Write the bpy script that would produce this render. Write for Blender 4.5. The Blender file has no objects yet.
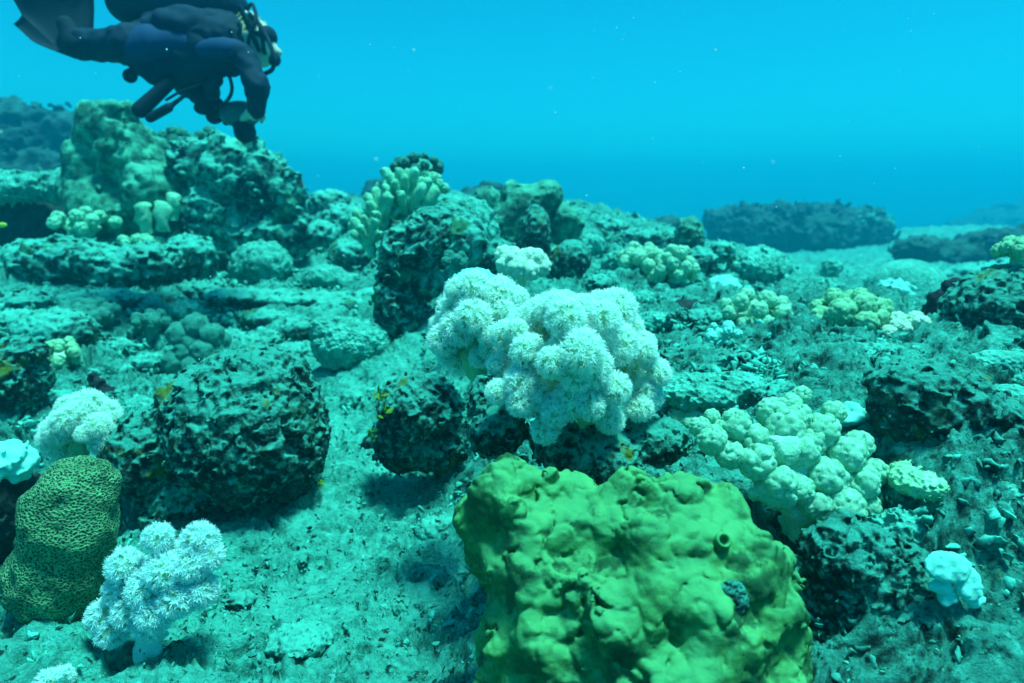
import bpy, math, random
import numpy as np
from mathutils import Vector, Matrix, Euler
import openvdb

random.seed(7)
rng = np.random.default_rng(11)
S = bpy.context.scene
R = math.radians

# ------------------------------------------------------------------ camera
PITCH = R(12.5)
F = 683.0
CAMZ = 1.0
cam_d = bpy.data.cameras.new('camera')
cam = bpy.data.objects.new('camera', cam_d)
S.collection.objects.link(cam)
cam.location = (0, 0, CAMZ)
cam.rotation_euler = (R(90) - PITCH, 0, 0)
cam_d.sensor_width = 36.0
cam_d.lens = 36.0 * F / 1024.0
cam_d.clip_start = 0.02
cam_d.clip_end = 400
cam_d.dof.use_dof = True
cam_d.dof.focus_distance = 1.15
cam_d.dof.aperture_fstop = 4.0
S.camera = cam

# ------------------------------------------------------------------ light, water-filtered daylight
SUN_EL, SUN_AZ = R(77), R(105)          # azimuth measured from +Y towards +X
W = bpy.data.worlds.new('World')
S.world = W
W.use_nodes = True
nt = W.node_tree
bg = nt.nodes['Background']
sky = nt.nodes.new('ShaderNodeTexSky')
sky.sky_type = 'NISHITA'
sky.sun_disc = False
sky.sun_elevation = SUN_EL
sky.sun_rotation = SUN_AZ
tint = nt.nodes.new('ShaderNodeMix')
tint.data_type = 'RGBA'
tint.blend_type = 'MULTIPLY'
tint.inputs[0].default_value = 1.0
tint.inputs[7].default_value = (0.012, 0.86, 0.96, 1)
nt.links.new(sky.outputs[0], tint.inputs[6])
nt.links.new(tint.outputs[2], bg.inputs[0])
bg.inputs[1].default_value = 0.10
sun_d = bpy.data.lights.new('sun', 'SUN')
sun = bpy.data.objects.new('sun', sun_d)
S.collection.objects.link(sun)
sun_d.energy = 5.0
sun_d.angle = R(12)
sun_d.color = (0.30, 1.0, 0.87)
sdir = Vector((math.cos(SUN_EL) * math.sin(SUN_AZ), math.cos(SUN_EL) * math.cos(SUN_AZ), math.sin(SUN_EL)))
sun.rotation_euler = sdir.to_track_quat('Z', 'Y').to_euler()
S.view_settings.view_transform = 'Standard'
S.view_settings.look = 'None'
S.view_settings.exposure = 0.80
S.view_settings.gamma = 1.0
S.cycles.volume_bounces = 4
S.cycles.max_bounces = 8
S.cycles.diffuse_bounces = 4
S.cycles.sample_clamp_indirect = 4
HAZE_DENSITY = 0.031
HAZE_COLOR = (0.02, 0.76, 0.99, 1)

# ------------------------------------------------------------------ projection helpers
cP, sP = math.cos(PITCH), math.sin(PITCH)
def ray(px, py):
    u = (px - 512.0) / F; v = (341.5 - py) / F
    return np.array([u, cP + v * sP, -sP + v * cP])
def P(px, py, Y):
    d = ray(px, py); return np.array([0, 0, CAMZ]) + d * (Y / d[1])
def mpp(px, py, Y):                      # metres per pixel there
    return (Y / ray(px, py)[1]) / F

# ------------------------------------------------------------------ noise tables (periodic), all numpy
NT = 96
def _table(seed, lo, hi):
    r = np.random.default_rng(seed)
    k = np.fft.fftfreq(NT) * NT
    kx, ky, kz = np.meshgrid(k, k, k[:NT // 2 + 1], indexing='ij')
    kk = np.sqrt(kx ** 2 + ky ** 2 + kz ** 2)
    f = np.fft.rfftn(r.standard_normal((NT, NT, NT)))
    f *= np.exp(-((kk - (lo + hi) / 2) / ((hi - lo) / 2)) ** 2)
    a = np.fft.irfftn(f, s=(NT, NT, NT)); a /= a.std()
    return a.astype(np.float32).ravel()
N_TAB = [_table(1, 5, 11), _table(2, 5, 11), _table(3, 5, 11)]      # about 8 features per tile
WC = 10
def _worley(seed):
    r = np.random.default_rng(seed)
    pts = r.random((WC, WC, WC, 3))
    g = (np.arange(NT) + .5) / NT * WC
    X, Y, Z = np.meshgrid(g, g, g, indexing='ij')
    ix, iy, iz = (X.astype(int), Y.astype(int), Z.astype(int))
    f1 = np.full(X.shape, 9.0); f2 = np.full(X.shape, 9.0)
    for a in (-1, 0, 1):
        for b in (-1, 0, 1):
            for c in (-1, 0, 1):
                q = pts[(ix + a) % WC, (iy + b) % WC, (iz + c) % WC]
                d = (ix + a + q[..., 0] - X) ** 2 + (iy + b + q[..., 1] - Y) ** 2 + (iz + c + q[..., 2] - Z) ** 2
                m = d < f1
                f2 = np.where(m, f1, np.minimum(f2, d)); f1 = np.where(m, d, f1)
    return np.sqrt(f1).astype(np.float32).ravel(), np.sqrt(f2).astype(np.float32).ravel()
W_TAB = _worley(5)
def look(tab, p):                        # p in tile units (N,3); trilinear, wraps
    q = (p - np.floor(p)) * NT
    i = np.floor(q).astype(np.int64); f = (q - i).astype(np.float32)
    i %= NT; j = (i + 1) % NT
    x0, x1 = i[:, 0] * NT * NT, j[:, 0] * NT * NT
    y0, y1 = i[:, 1] * NT, j[:, 1] * NT
    z0, z1 = i[:, 2], j[:, 2]
    fx, fy, fz = f[:, 0], f[:, 1], f[:, 2]
    a = tab[x0 + y0 + z0] * (1 - fz) + tab[x0 + y0 + z1] * fz
    b = tab[x0 + y1 + z0] * (1 - fz) + tab[x0 + y1 + z1] * fz
    c = tab[x1 + y0 + z0] * (1 - fz) + tab[x1 + y0 + z1] * fz
    d = tab[x1 + y1 + z0] * (1 - fz) + tab[x1 + y1 + z1] * fz
    return (a * (1 - fy) + b * fy) * (1 - fx) + (c * (1 - fy) + d * fy) * fx
_ROT = np.array([[.8, .6, 0], [-.48, .64, .6], [.36, -.48, .8]])
def noise(p, L, t=0, off=0.0):           # one octave, feature size L metres
    return look(N_TAB[t], (p @ _ROT.T) / (L * 8) + off)
def fbm(p, L, n, gain=.55, t=0, off=0.0):
    s = 0; a = 1
    for o in range(n):
        s = s + a * noise(p, L / 2 ** o, (t + o) % 3, off + .37 * o); a *= gain
    return s
def worley(p, L, off=0.0):
    q = (p @ _ROT.T) / (L * WC) + off
    return look(W_TAB[0], q), look(W_TAB[1], q)
def sstep(a, b, x):
    t = np.clip((x - a) / (b - a), 0, 1); return t * t * (3 - 2 * t)

# ------------------------------------------------------------------ materials
MATS = {}
def rgb(c): return (c[0], c[1], c[2], 1)
def mat(name, ramp, scale=30, rough=.9, bump=.5, bscale=None, bdist=.01, accents=(), silt=None, spots=None,
        transl=0, detail=8, sss=0, zone=None, nrough=.68, patch=.45):
    """ramp: [(pos, rgb)...] over layered noise; silt: (rgb, amount) pale sediment settled on level places; accents: [(rgb, scale, threshold)]"""
    m = bpy.data.materials.new(name); m.use_nodes = True
    t = m.node_tree; N = t.nodes; L = t.links
    b = N['Principled BSDF']; b.inputs['Roughness'].default_value = rough
    b.inputs['Specular IOR Level'].default_value = .25
    tc = N.new('ShaderNodeTexCoord')
    oi = N.new('ShaderNodeObjectInfo')
    va = N.new('ShaderNodeVectorMath'); va.operation = 'MULTIPLY_ADD'
    L.new(oi.outputs['Random'], va.inputs[0]); va.inputs[1].default_value = (37, 17, 23)
    L.new(tc.outputs['Object'], va.inputs[2])
    V = va.outputs[0]
    n1 = N.new('ShaderNodeTexNoise'); n1.inputs['Scale'].default_value = scale; n1.inputs['Detail'].default_value = detail
    n1.inputs['Roughness'].default_value = nrough; n1.inputs['Distortion'].default_value = .3
    L.new(V, n1.inputs['Vector'])
    cr = N.new('ShaderNodeValToRGB'); e = cr.color_ramp.elements
    while len(e) < len(ramp): e.new(.5)
    for k, (p_, c_) in enumerate(ramp): e[k].position = p_; e[k].color = rgb(c_)
    n0 = N.new('ShaderNodeTexNoise'); n0.inputs['Scale'].default_value = scale * .16; n0.inputs['Detail'].default_value = 3; L.new(V, n0.inputs['Vector'])
    sh = N.new('ShaderNodeMapRange'); sh.clamp = False; sh.inputs[1].default_value = 0; sh.inputs[2].default_value = 1; sh.inputs[3].default_value = -patch * .5; sh.inputs[4].default_value = patch * .5
    L.new(n0.outputs[0], sh.inputs[0])
    pa = N.new('ShaderNodeMath'); pa.operation = 'ADD'; L.new(n1.outputs[0], pa.inputs[0]); L.new(sh.outputs[0], pa.inputs[1])
    L.new(pa.outputs[0], cr.inputs[0])
    col = cr.outputs[0]
    if zone:
        c2 = N.new('ShaderNodeValToRGB'); e = c2.color_ramp.elements
        while len(e) < len(zone): e.new(.5)
        for k, (p_, c_) in enumerate(zone): e[k].position = p_; e[k].color = rgb(c_)
        L.new(pa.outputs[0], c2.inputs[0])
        at = N.new('ShaderNodeAttribute'); at.attribute_name = 'sandy'
        x = N.new('ShaderNodeMix'); x.data_type = 'RGBA'; L.new(at.outputs['Fac'], x.inputs[0]); L.new(cr.outputs[0], x.inputs[6]); L.new(c2.outputs[0], x.inputs[7]); col = x.outputs[2]
    def mix(fac, a, c):
        x = N.new('ShaderNodeMix'); x.data_type = 'RGBA'
        L.new(fac, x.inputs[0]); L.new(a, x.inputs[6]); x.inputs[7].default_value = rgb(c); return x.outputs[2]
    def thresh(sc, th, w=.06, det=4):
        n = N.new('ShaderNodeTexNoise'); n.inputs['Scale'].default_value = sc; n.inputs['Detail'].default_value = det
        n.inputs['Roughness'].default_value = .62
        L.new(V, n.inputs['Vector'])
        r = N.new('ShaderNodeMapRange'); r.interpolation_type = 'SMOOTHSTEP'
        r.inputs[1].default_value = th; r.inputs[2].default_value = th + w
        L.new(n.outputs[0], r.inputs[0]); return r.outputs[0], n
    if silt:
        g = N.new('ShaderNodeNewGeometry'); sx = N.new('ShaderNodeSeparateXYZ'); L.new(g.outputs['Normal'], sx.inputs[0])
        f, n = thresh(scale * .8, .2, .5, 8)
        ad = N.new('ShaderNodeMath'); ad.operation = 'ADD'; L.new(sx.outputs[2], ad.inputs[0]); L.new(f, ad.inputs[1])
        r = N.new('ShaderNodeMapRange'); r.interpolation_type = 'SMOOTHSTEP'
        r.inputs[1].default_value = .75; r.inputs[2].default_value = 1.6; r.inputs[4].default_value = silt[1]
        L.new(ad.outputs[0], r.inputs[0]); col = mix(r.outputs[0], col, silt[0])
    for (c_, sc, th) in accents:
        f, n = thresh(sc, th, .08, 6); col = mix(f, col, c_)
    if spots:
        vo = N.new('ShaderNodeTexVoronoi'); vo.inputs['Scale'].default_value = spots[1]; L.new(V, vo.inputs['Vector'])
        r = N.new('ShaderNodeMapRange'); r.inputs[1].default_value = spots[2]; r.inputs[2].default_value = spots[2] * .5
        L.new(vo.outputs['Distance'], r.inputs[0]); col = mix(r.outputs[0], col, spots[0])
    L.new(col, b.inputs['Base Color'])
    if bump:
        n2 = N.new('ShaderNodeTexNoise'); n2.inputs['Scale'].default_value = bscale or scale * 2; n2.inputs['Detail'].default_value = 6
        n2.inputs['Roughness'].default_value = .7; L.new(V, n2.inputs['Vector'])
        bp = N.new('ShaderNodeBump'); bp.inputs['Strength'].default_value = bump; bp.inputs['Distance'].default_value = bdist
        hh = n2.outputs[0]
        if spots:
            ma = N.new('ShaderNodeMath'); ma.operation = 'MULTIPLY_ADD'; L.new(vo.outputs['Distance'], ma.inputs[0]); ma.inputs[1].default_value = 2.2; L.new(hh, ma.inputs[2]); hh = ma.outputs[0]
        L.new(hh, bp.inputs['Height']); L.new(bp.outputs[0], b.inputs['Normal'])
    if sss:
        b.inputs['Subsurface Weight'].default_value = sss; b.inputs['Subsurface Radius'].default_value = (.004, .012, .01)
        b.inputs['Subsurface Scale'].default_value = 1
    if transl:
        tr = N.new('ShaderNodeBsdfTranslucent'); L.new(col, tr.inputs[0])
        mx = N.new('ShaderNodeMixShader'); mx.inputs[0].default_value = transl
        L.new(b.outputs[0], mx.inputs[1]); L.new(tr.outputs[0], mx.inputs[2])
        L.new(mx.outputs[0], N['Material Output'].inputs['Surface'])
    MATS[name] = m
    return m
BLK = (.003, .010, .011); DRK = (.009, .046, .040); MID = (.030, .21, .17); PAL = (.075, .46, .375); SAND = (.12, .64, .53)
mat('seabed', [(.38, BLK), (.45, DRK), (.52, MID), (.60, PAL), (.70, SAND)], scale=30, bump=1, bscale=75, bdist=.022,
    silt=((.07, .50, .41), .45), accents=[((.10, .15, .02), 5, .67), ((.10, .05, .02), 8, .71), (DRK, 50, .57), ((.16, .70, .60), 38, .63)],
    zone=[(.34, (.008, .06, .05)), (.44, (.03, .24, .19)), (.52, (.075, .48, .39)), (.64, SAND)], nrough=.75)
mat('rubble', [(.36, BLK), (.44, DRK), (.52, MID), (.60, PAL), (.70, SAND)], scale=28, bump=.6, bscale=90, bdist=.006, silt=((.08, .55, .45), .5))
mat('rock_mid', [(.38, BLK), (.47, DRK), (.55, MID), (.65, PAL)], scale=24, bump=.9, bscale=60, bdist=.012, silt=(PAL, .8),  # ramp shifted dark so the colour deepens the crevice shade
    accents=[((.12, .18, .02), 9, .64), ((.03, .16, .08), 5, .58)])
mat('rock_dark', [(.41, BLK), (.50, DRK), (.56, (.03, .15, .12)), (.64, (.07, .38, .30)), (.72, (.12, .52, .42))], scale=55, bump=1, bscale=130, bdist=.012, silt=((.06, .42, .34), .85),
    accents=[((.14, .19, .02), 9, .60), ((.14, .055, .015), 14, .66), ((.02, .10, .06), 6, .62)])
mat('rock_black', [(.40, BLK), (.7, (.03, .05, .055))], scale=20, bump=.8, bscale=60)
mat('rock_green', [(.34, (.01, .05, .035)), (.47, (.02, .13, .09)), (.58, (.06, .30, .20)), (.70, (.11, .46, .32))], scale=16, bump=.8, bscale=50, silt=((.09, .44, .32), .45))
mat('rock_far', [(.38, (.004, .01, .014)), (.55, (.008, .03, .032)), (.72, (.03, .12, .11))], scale=7, bump=.7, bscale=22, bdist=.03, silt=((.03, .16, .14), .45))
mat('lobe_green', [(.38, (.003, .026, .012)), (.49, (.014, .09, .028)), (.62, (.065, .21, .055))], scale=11, bump=.5, bscale=160, bdist=.003, rough=.9,
    silt=((.10, .38, .15), .6), accents=[((.015, .08, .03), 12, .56)])
mat('honeycomb', [(.35, (.08, .20, .09)), (.6, (.20, .42, .20)), (.8, (.34, .58, .32))], scale=14, bump=.9, bscale=200, bdist=.003, spots=((.01, .04, .025), 235, .55))
mat('polyp_white', [(.3, (.82, .98, .90)), (.7, (.90, .99, .95))], scale=40, bump=0, rough=.7, transl=.5)
mat('polyp_stem', [(.3, (.34, .58, .30)), (.7, (.54, .76, .48))], scale=30, bump=.3, bscale=120, bdist=.002, transl=.3)
mat('polyp_blue', [(.3, (.62, .88, .88)), (.7, (.80, .95, .95))], scale=40, bump=0, rough=.7, transl=.4)
mat('soft_pale', [(.3, (.12, .38, .22)), (.5, (.30, .66, .45)), (.68, (.62, .90, .76))], scale=18, bump=.3, bscale=150, bdist=.003, transl=.3, spots=((.05, .26, .19), 230, .22))
mat('soft_cream', [(.3, (.45, .60, .42)), (.6, (.66, .82, .66))], scale=18, bump=.5, bscale=130, bdist=.004, spots=((.05, .26, .19), 130, .22))
mat('soft_yellow', [(.3, (.12, .32, .15)), (.52, (.26, .58, .34)), (.7, (.52, .80, .56))], scale=12, bump=.5, bscale=90, bdist=.005, spots=((.05, .26, .19), 130, .22))
mat('leather', [(.3, (.08, .30, .19)), (.52, (.18, .54, .36)), (.7, (.32, .70, .50))], scale=10, bump=.4, bscale=60, bdist=.006, spots=((.05, .26, .19), 70, .22))
mat('stone_coral', [(.32, (.02, .14, .11)), (.48, (.045, .29, .23)), (.66, (.11, .52, .42))], scale=24, bump=.7, bscale=90, bdist=.006, silt=((.10, .52, .43), .3), spots=((.05, .26, .19), 95, .22))
mat('pale_smooth', [(.3, (.12, .50, .42)), (.7, (.24, .76, .64))], scale=8, bump=.2, bscale=120, bdist=.003)
mat('algae_green', [(.3, (.05, .12, .01)), (.7, (.22, .34, .02))], scale=30, bump=.3)
mat('sponge_dark', [(.3, (.006, .006, .010)), (.7, (.03, .02, .035))], scale=20, bump=.6)
mat('neoprene', [(.3, (.0015, .012, .034)), (.7, (.003, .016, .045))], scale=8, bump=.2, bscale=40, rough=.8)  # blue tint stands in for part of the water veil over the diver
mat('neoprene_blue_lit', [(.3, (.004, .025, .08)), (.7, (.008, .035, .11))], scale=8, bump=.2, bscale=40, rough=.8)  # bluer copy of the neoprene, carries the bluish light in its colour
mat('skin', [(.3, (.55, .42, .34)), (.7, (.66, .50, .40))], scale=8, bump=0)
mat('hair', [(.3, (.30, .26, .12)), (.7, (.50, .44, .22))], scale=30, bump=.5, bscale=80)
mat('rubber', [(.3, (.003, .009, .022)), (.7, (.005, .014, .032))], scale=20, bump=0, rough=.85)
mat('tank_paint', [(.3, (.003, .014, .04)), (.7, (.006, .02, .055))], scale=6, bump=0, rough=.45)
mat('metal', [(.3, (.45, .45, .42)), (.7, (.6, .6, .58))], scale=20, bump=0, rough=.35)
mat('housing', [(.3, (.04, .07, .08)), (.7, (.08, .12, .13))], scale=20, bump=0, rough=.4)
mat('lens_glass', [(.3, (.01, .01, .02)), (.7, (.02, .02, .03))], scale=20, bump=0, rough=.08)
mat('fish_yellow', [(.3, (.7, .62, .04)), (.7, (.9, .8, .1))], scale=20, bump=0, rough=.4)
mat('snow', [(.3, (.7, .75, .7)), (.7, (.9, .9, .85))], scale=20, bump=0)
M = MATS

# ------------------------------------------------------------------ object helpers
def mesh_from(name, v, f, mt, smooth=True):
    me = bpy.data.meshes.new(name)
    v = np.asarray(v, np.float32); f = np.asarray(f, np.int32)
    me.vertices.add(len(v)); me.vertices.foreach_set('co', v.ravel())
    k = f.shape[1]; n = len(f)
    me.loops.add(n * k); me.loops.foreach_set('vertex_index', f.ravel())
    me.polygons.add(n); me.polygons.foreach_set('loop_start', np.arange(0, n * k, k, dtype=np.int32))
    me.update(calc_edges=True)
    if smooth: me.polygons.foreach_set('use_smooth', np.ones(n, bool))
    me.materials.append(mt)
    return me
def link(name, me, parent=None, loc=(0, 0, 0)):
    o = bpy.data.objects.new(name, me); S.collection.objects.link(o)
    o.location = loc
    if parent: o.parent = parent
    return o
def tag(o, label, cat, group=None):
    o['label'] = label; o['category'] = cat
    if group: o['group'] = group
    return o
def thing(name, label, cat, loc, group=None):
    o = link(name, None, None, tuple(loc)); o.empty_display_size = .05
    return tag(o, label, cat, group)

# ------------------------------------------------------------------ signed-distance modelling
def ell(c, r):
    c = np.asarray(c, float); r = np.asarray(r, float)
    def f(p):
        q = p - c
        k0 = np.sqrt(((q / r) ** 2).sum(-1)); k1 = np.sqrt(((q / r ** 2) ** 2).sum(-1)) + 1e-9
        return k0 * (k0 - 1) / k1
    f.lo, f.hi = c - r, c + r
    return f
def cone(a, b, ra, rb):
    a = np.asarray(a, float); b = np.asarray(b, float); ab = b - a; L2 = (ab ** 2).sum() + 1e-12
    def f(p):
        q = p - a; t = np.clip((q @ ab) / L2, 0, 1)
        return np.sqrt(((q - t[..., None] * ab) ** 2).sum(-1)) - (ra + (rb - ra) * t)
    f.lo = np.minimum(a - ra, b - rb); f.hi = np.maximum(a + ra, b + rb)
    return f
def smin(a, b, k):
    h = np.clip(.5 + .5 * (b - a) / k, 0, 1); return b + (a - b) * h - k * h * (1 - h)
def union(prims, k):
    def f(p):
        d = None
        for q in prims:
            e = q(p); d = e if d is None else smin(d, e, k)
        return d
    f.lo = np.min([q.lo for q in prims], 0); f.hi = np.max([q.hi for q in prims], 0)
    return f
def vox(base, h, detail=None, amp=0, pad=0, org=None):
    lo = base.lo - amp - pad - 3 * h; hi = base.hi + amp + pad + 3 * h
    n = np.ceil((hi - lo) / h).astype(int) + 1
    tot = int(np.prod(n))
    # coarse pass decides which voxels are worth evaluating
    c = 3
    nc = n // c + 2
    gx, gy, gz = [lo[i] + np.arange(nc[i]) * h * c for i in range(3)]
    G = np.stack(np.meshgrid(gx, gy, gz, indexing='ij'), -1).reshape(-1, 3)
    D = base(G).reshape(nc)
    near = np.abs(D) < amp + h * c * 1.8
    if org is not None: near &= (G[:, 2] + org[2] > Hq(G[:, 0] + org[0], G[:, 1] + org[1]) - .16).reshape(nc)
    nearf = near.repeat(c, 0).repeat(c, 1).repeat(c, 2)[:n[0], :n[1], :n[2]]
    Df = D.repeat(c, 0).repeat(c, 1).repeat(c, 2)[:n[0], :n[1], :n[2]].astype(np.float32).copy()
    idx = np.argwhere(nearf)
    p = lo + idx * h
    d = base(p)
    if detail is not None: d = d + detail(p)
    Df[idx[:, 0], idx[:, 1], idx[:, 2]] = d
    Df /= h
    Df = np.ascontiguousarray(np.clip(Df, -6, 6), dtype=np.float32)
    g = openvdb.FloatGrid(6.0); g.copyFromArray(Df)
    v, q = g.convertToQuads(0.0)
    v = v * h + lo; q = q[:, ::-1]
    if org is not None:
        up = v[:, 2] + org[2] > Hq(v[:, 0] + org[0], v[:, 1] + org[1]) - .13
        q = q[up[q].any(1)]; u, inv = np.unique(q, return_inverse=True); v = v[u]; q = inv.reshape(-1, 4)
    return v, q

def detail_fn(kind, L, A, off=0.0):
    """relief; L feature size, A amplitude (metres). negative = outward"""
    if kind == 'crag':
        def f(p):
            w = p + .16 * L * np.stack([noise(p, L, 0, off + .1), noise(p, L, 1, off + .2), noise(p, L, 2, off + .3)], -1)
            d = -A * .42 * fbm(w, L, 4, .48, 0, off)
            f1, _ = worley(w, L * .42, off)
            d *= .45 + .75 * sstep(-1.2, 1.2, noise(p, L * 1.7, 1, off + .8))
            d -= A * .16 * (1 - f1 * 1.3)
            pit = sstep(.9, 1.7, noise(p, L * .9, 2, off + .6)); d += A * .9 * pit
            return d
        m = 1.7
    elif kind == 'knob':
        def f(p):
            f1, _ = worley(p + .15 * L * np.stack([noise(p, L, 0, off), noise(p, L, 1, off), noise(p, L, 2, off)], -1), L, off)
            d = -A * (1 - np.minimum(f1 * 1.25, 1.2) ** 2)
            return d - A * .12 * fbm(p, L * .4, 3, .5, 1, off)
        m = 1.7
    elif kind == 'nub':
        def f(p):
            f1, _ = worley(p, L, off)
            return -A * (1.5 * np.sqrt(np.clip(1 - (f1 * 1.2) ** 2, 0, 1)) - .5)
        m = 1.1
    elif kind == 'lump':
        def f(p):
            w = p + .18 * L * np.stack([noise(p, L * 1.6, 0, off), noise(p, L * 1.6, 1, off), noise(p, L * 1.6, 2, off)], -1)
            f1, _ = worley(w, L, off)
            d = -A * (1.6 * np.sqrt(np.clip(1 - (f1 * 1.25) ** 2, .0, 1)) - .6) * (.8 + .2 * noise(p, L * 2.5, 1, off))
            return d - A * .9 * noise(p, L * 4, 2, off + .4) - A * .04 * fbm(p, L * .25, 2, .6, 1, off)
        m = 2.0
    elif kind == 'comb':
        def f(p):
            f1, f2 = worley(p, L, off)
            return A * (1 - sstep(.0, .45, f2 - f1)) * -1 - A * 1.2 * fbm(p, L * 7, 2, .6, 1, off)
        m = 3.5
    elif kind == 'ridge':
        def f(p):
            w = p + .55 * L * np.stack([noise(p, L * 2.2, 0, off), noise(p, L * 2.2, 1, off), noise(p, L * 2.2, 2, off)], -1)
            d = -A * (np.abs(np.sin((w[:, 0] * .35 + w[:, 1] + w[:, 2] * .8) / L * math.pi))) 
            return d - A * .2 * fbm(p, L, 2, .6, 1, off)
        m = 1.8
    else:
        def f(p): return -A * fbm(p, L, 4, .5, 0, off)
        m = 2.4
    f.amp = A * m
    return f

# ------------------------------------------------------------------ the seabed's broad shape
CTRL = [(0,683,.25),(200,683,.25),(400,683,.22),(480,640,.2),(0,540,.2),(140,560,.2),(300,560,.2),(430,560,.2),(300,480,.22),(440,490,.22),
 (80,440,.26),(20,400,.3),(340,410,.25),(250,360,.3),(100,350,.32),(200,315,.38),(340,350,.3),(50,300,.45),(130,285,.45),(250,285,.44),
 (340,290,.46),(400,300,.5),(20,250,.55),(240,262,.52),(330,245,.6),(330,212,.82),(470,300,.55),(540,290,.57),(590,262,.6),(650,282,.6),
 (620,240,.68),(480,200,.9),(580,224,.78),(560,500,.42),(700,470,.50),(640,683,.35),(800,683,.36),(860,560,.42),(1024,683,.40),(1024,560,.47),
 (950,480,.58),(850,440,.58),(720,400,.58),(680,340,.6),(780,345,.6),(900,362,.6),(1000,385,.62),(700,292,.6),(760,300,.59),(640,222,.75),
 (830,300,.42),(790,284,.3),(900,300,.3),(975,270,.1),(960,252,-.2),(1100,400,.65),(1100,300,.5),(-100,400,.35),(-100,300,.5),(1024,232,-.1)]
cw = []
for px, py, z in CTRL:
    d = ray(px, py); t = (z - CAMZ) / d[2]; cw.append((d[0] * t, d[1] * t, z))
cw += [(-20, 20, -.4), (0, 20, -1.6), (20, 20, -2.8), (0, 45, -3), (-35, 40, -2.6), (35, 40, -3), (-8, 8, .8), (0, 9, .6), (-2, -1, .3), (2, -1, .45), (0, -1, .2), (-14, 3, .5), (14, 3, .2), (0, 70, -3)]
cw = np.array(cw)
OY = -1.6
def warp(x, y):
    yy = y - OY; r = np.sqrt(x * x + yy * yy)
    return np.stack([np.arctan2(x, yy) * 2.2, np.log(r) * 1.6], -1)
def tps(r2): return r2 * np.log(r2 + 1e-9)
_c = warp(cw[:, 0], cw[:, 1]); _n = len(cw)
_A = np.zeros((_n + 3, _n + 3))
_A[:_n, :_n] = tps(((_c[:, None] - _c[None]) ** 2).sum(-1)) + np.eye(_n) * .01
_A[:_n, _n] = 1; _A[:_n, _n + 1:] = _c; _A[_n, :_n] = 1; _A[_n + 1:, :_n] = _c.T
_w = np.linalg.solve(_A, np.concatenate([cw[:, 2], np.zeros(3)]))
def H(x, y):
    x = np.atleast_1d(np.asarray(x, float)); y = np.atleast_1d(np.asarray(y, float))
    q = warp(x, y); z = _w[_n] + q @ _w[_n + 1:]
    for i in range(_n): z = z + _w[i] * tps(((q - _c[i]) ** 2).sum(-1))
    return np.clip(z, -3.2, 1.0)
_gt = np.linspace(-2.2, 2.2, 360); _gr = np.linspace(math.log(.3), math.log(70), 360)
_T, _Rr = np.meshgrid(_gt, _gr, indexing='ij')
HG = H((np.exp(_Rr) * np.sin(_T)).ravel(), (OY + np.exp(_Rr) * np.cos(_T)).ravel()).reshape(360, 360)
def Hq(x, y):
    yy = y - OY; a = (np.arctan2(x, yy) + 2.2) / 4.4 * 359; b = (np.log(np.sqrt(x * x + yy * yy) + 1e-6) - _gr[0]) / (_gr[-1] - _gr[0]) * 359
    a = np.clip(a, 0, 357.99); b = np.clip(b, 0, 357.99); i = a.astype(int); j = b.astype(int); a -= i; b -= j
    return (HG[i, j] * (1 - a) + HG[i + 1, j] * a) * (1 - b) + (HG[i, j + 1] * (1 - a) + HG[i + 1, j + 1] * a) * b
def ground_at(px, py):
    d = ray(px, py)
    Y = np.exp(np.linspace(math.log(.5), math.log(30), 600)); t = Y / d[1]
    z = CAMZ + d[2] * t - Hq(d[0] * t, Y)
    k = np.argmax(z < 0)
    if z[k] >= 0: k = 300
    return float(Y[k])

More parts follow.
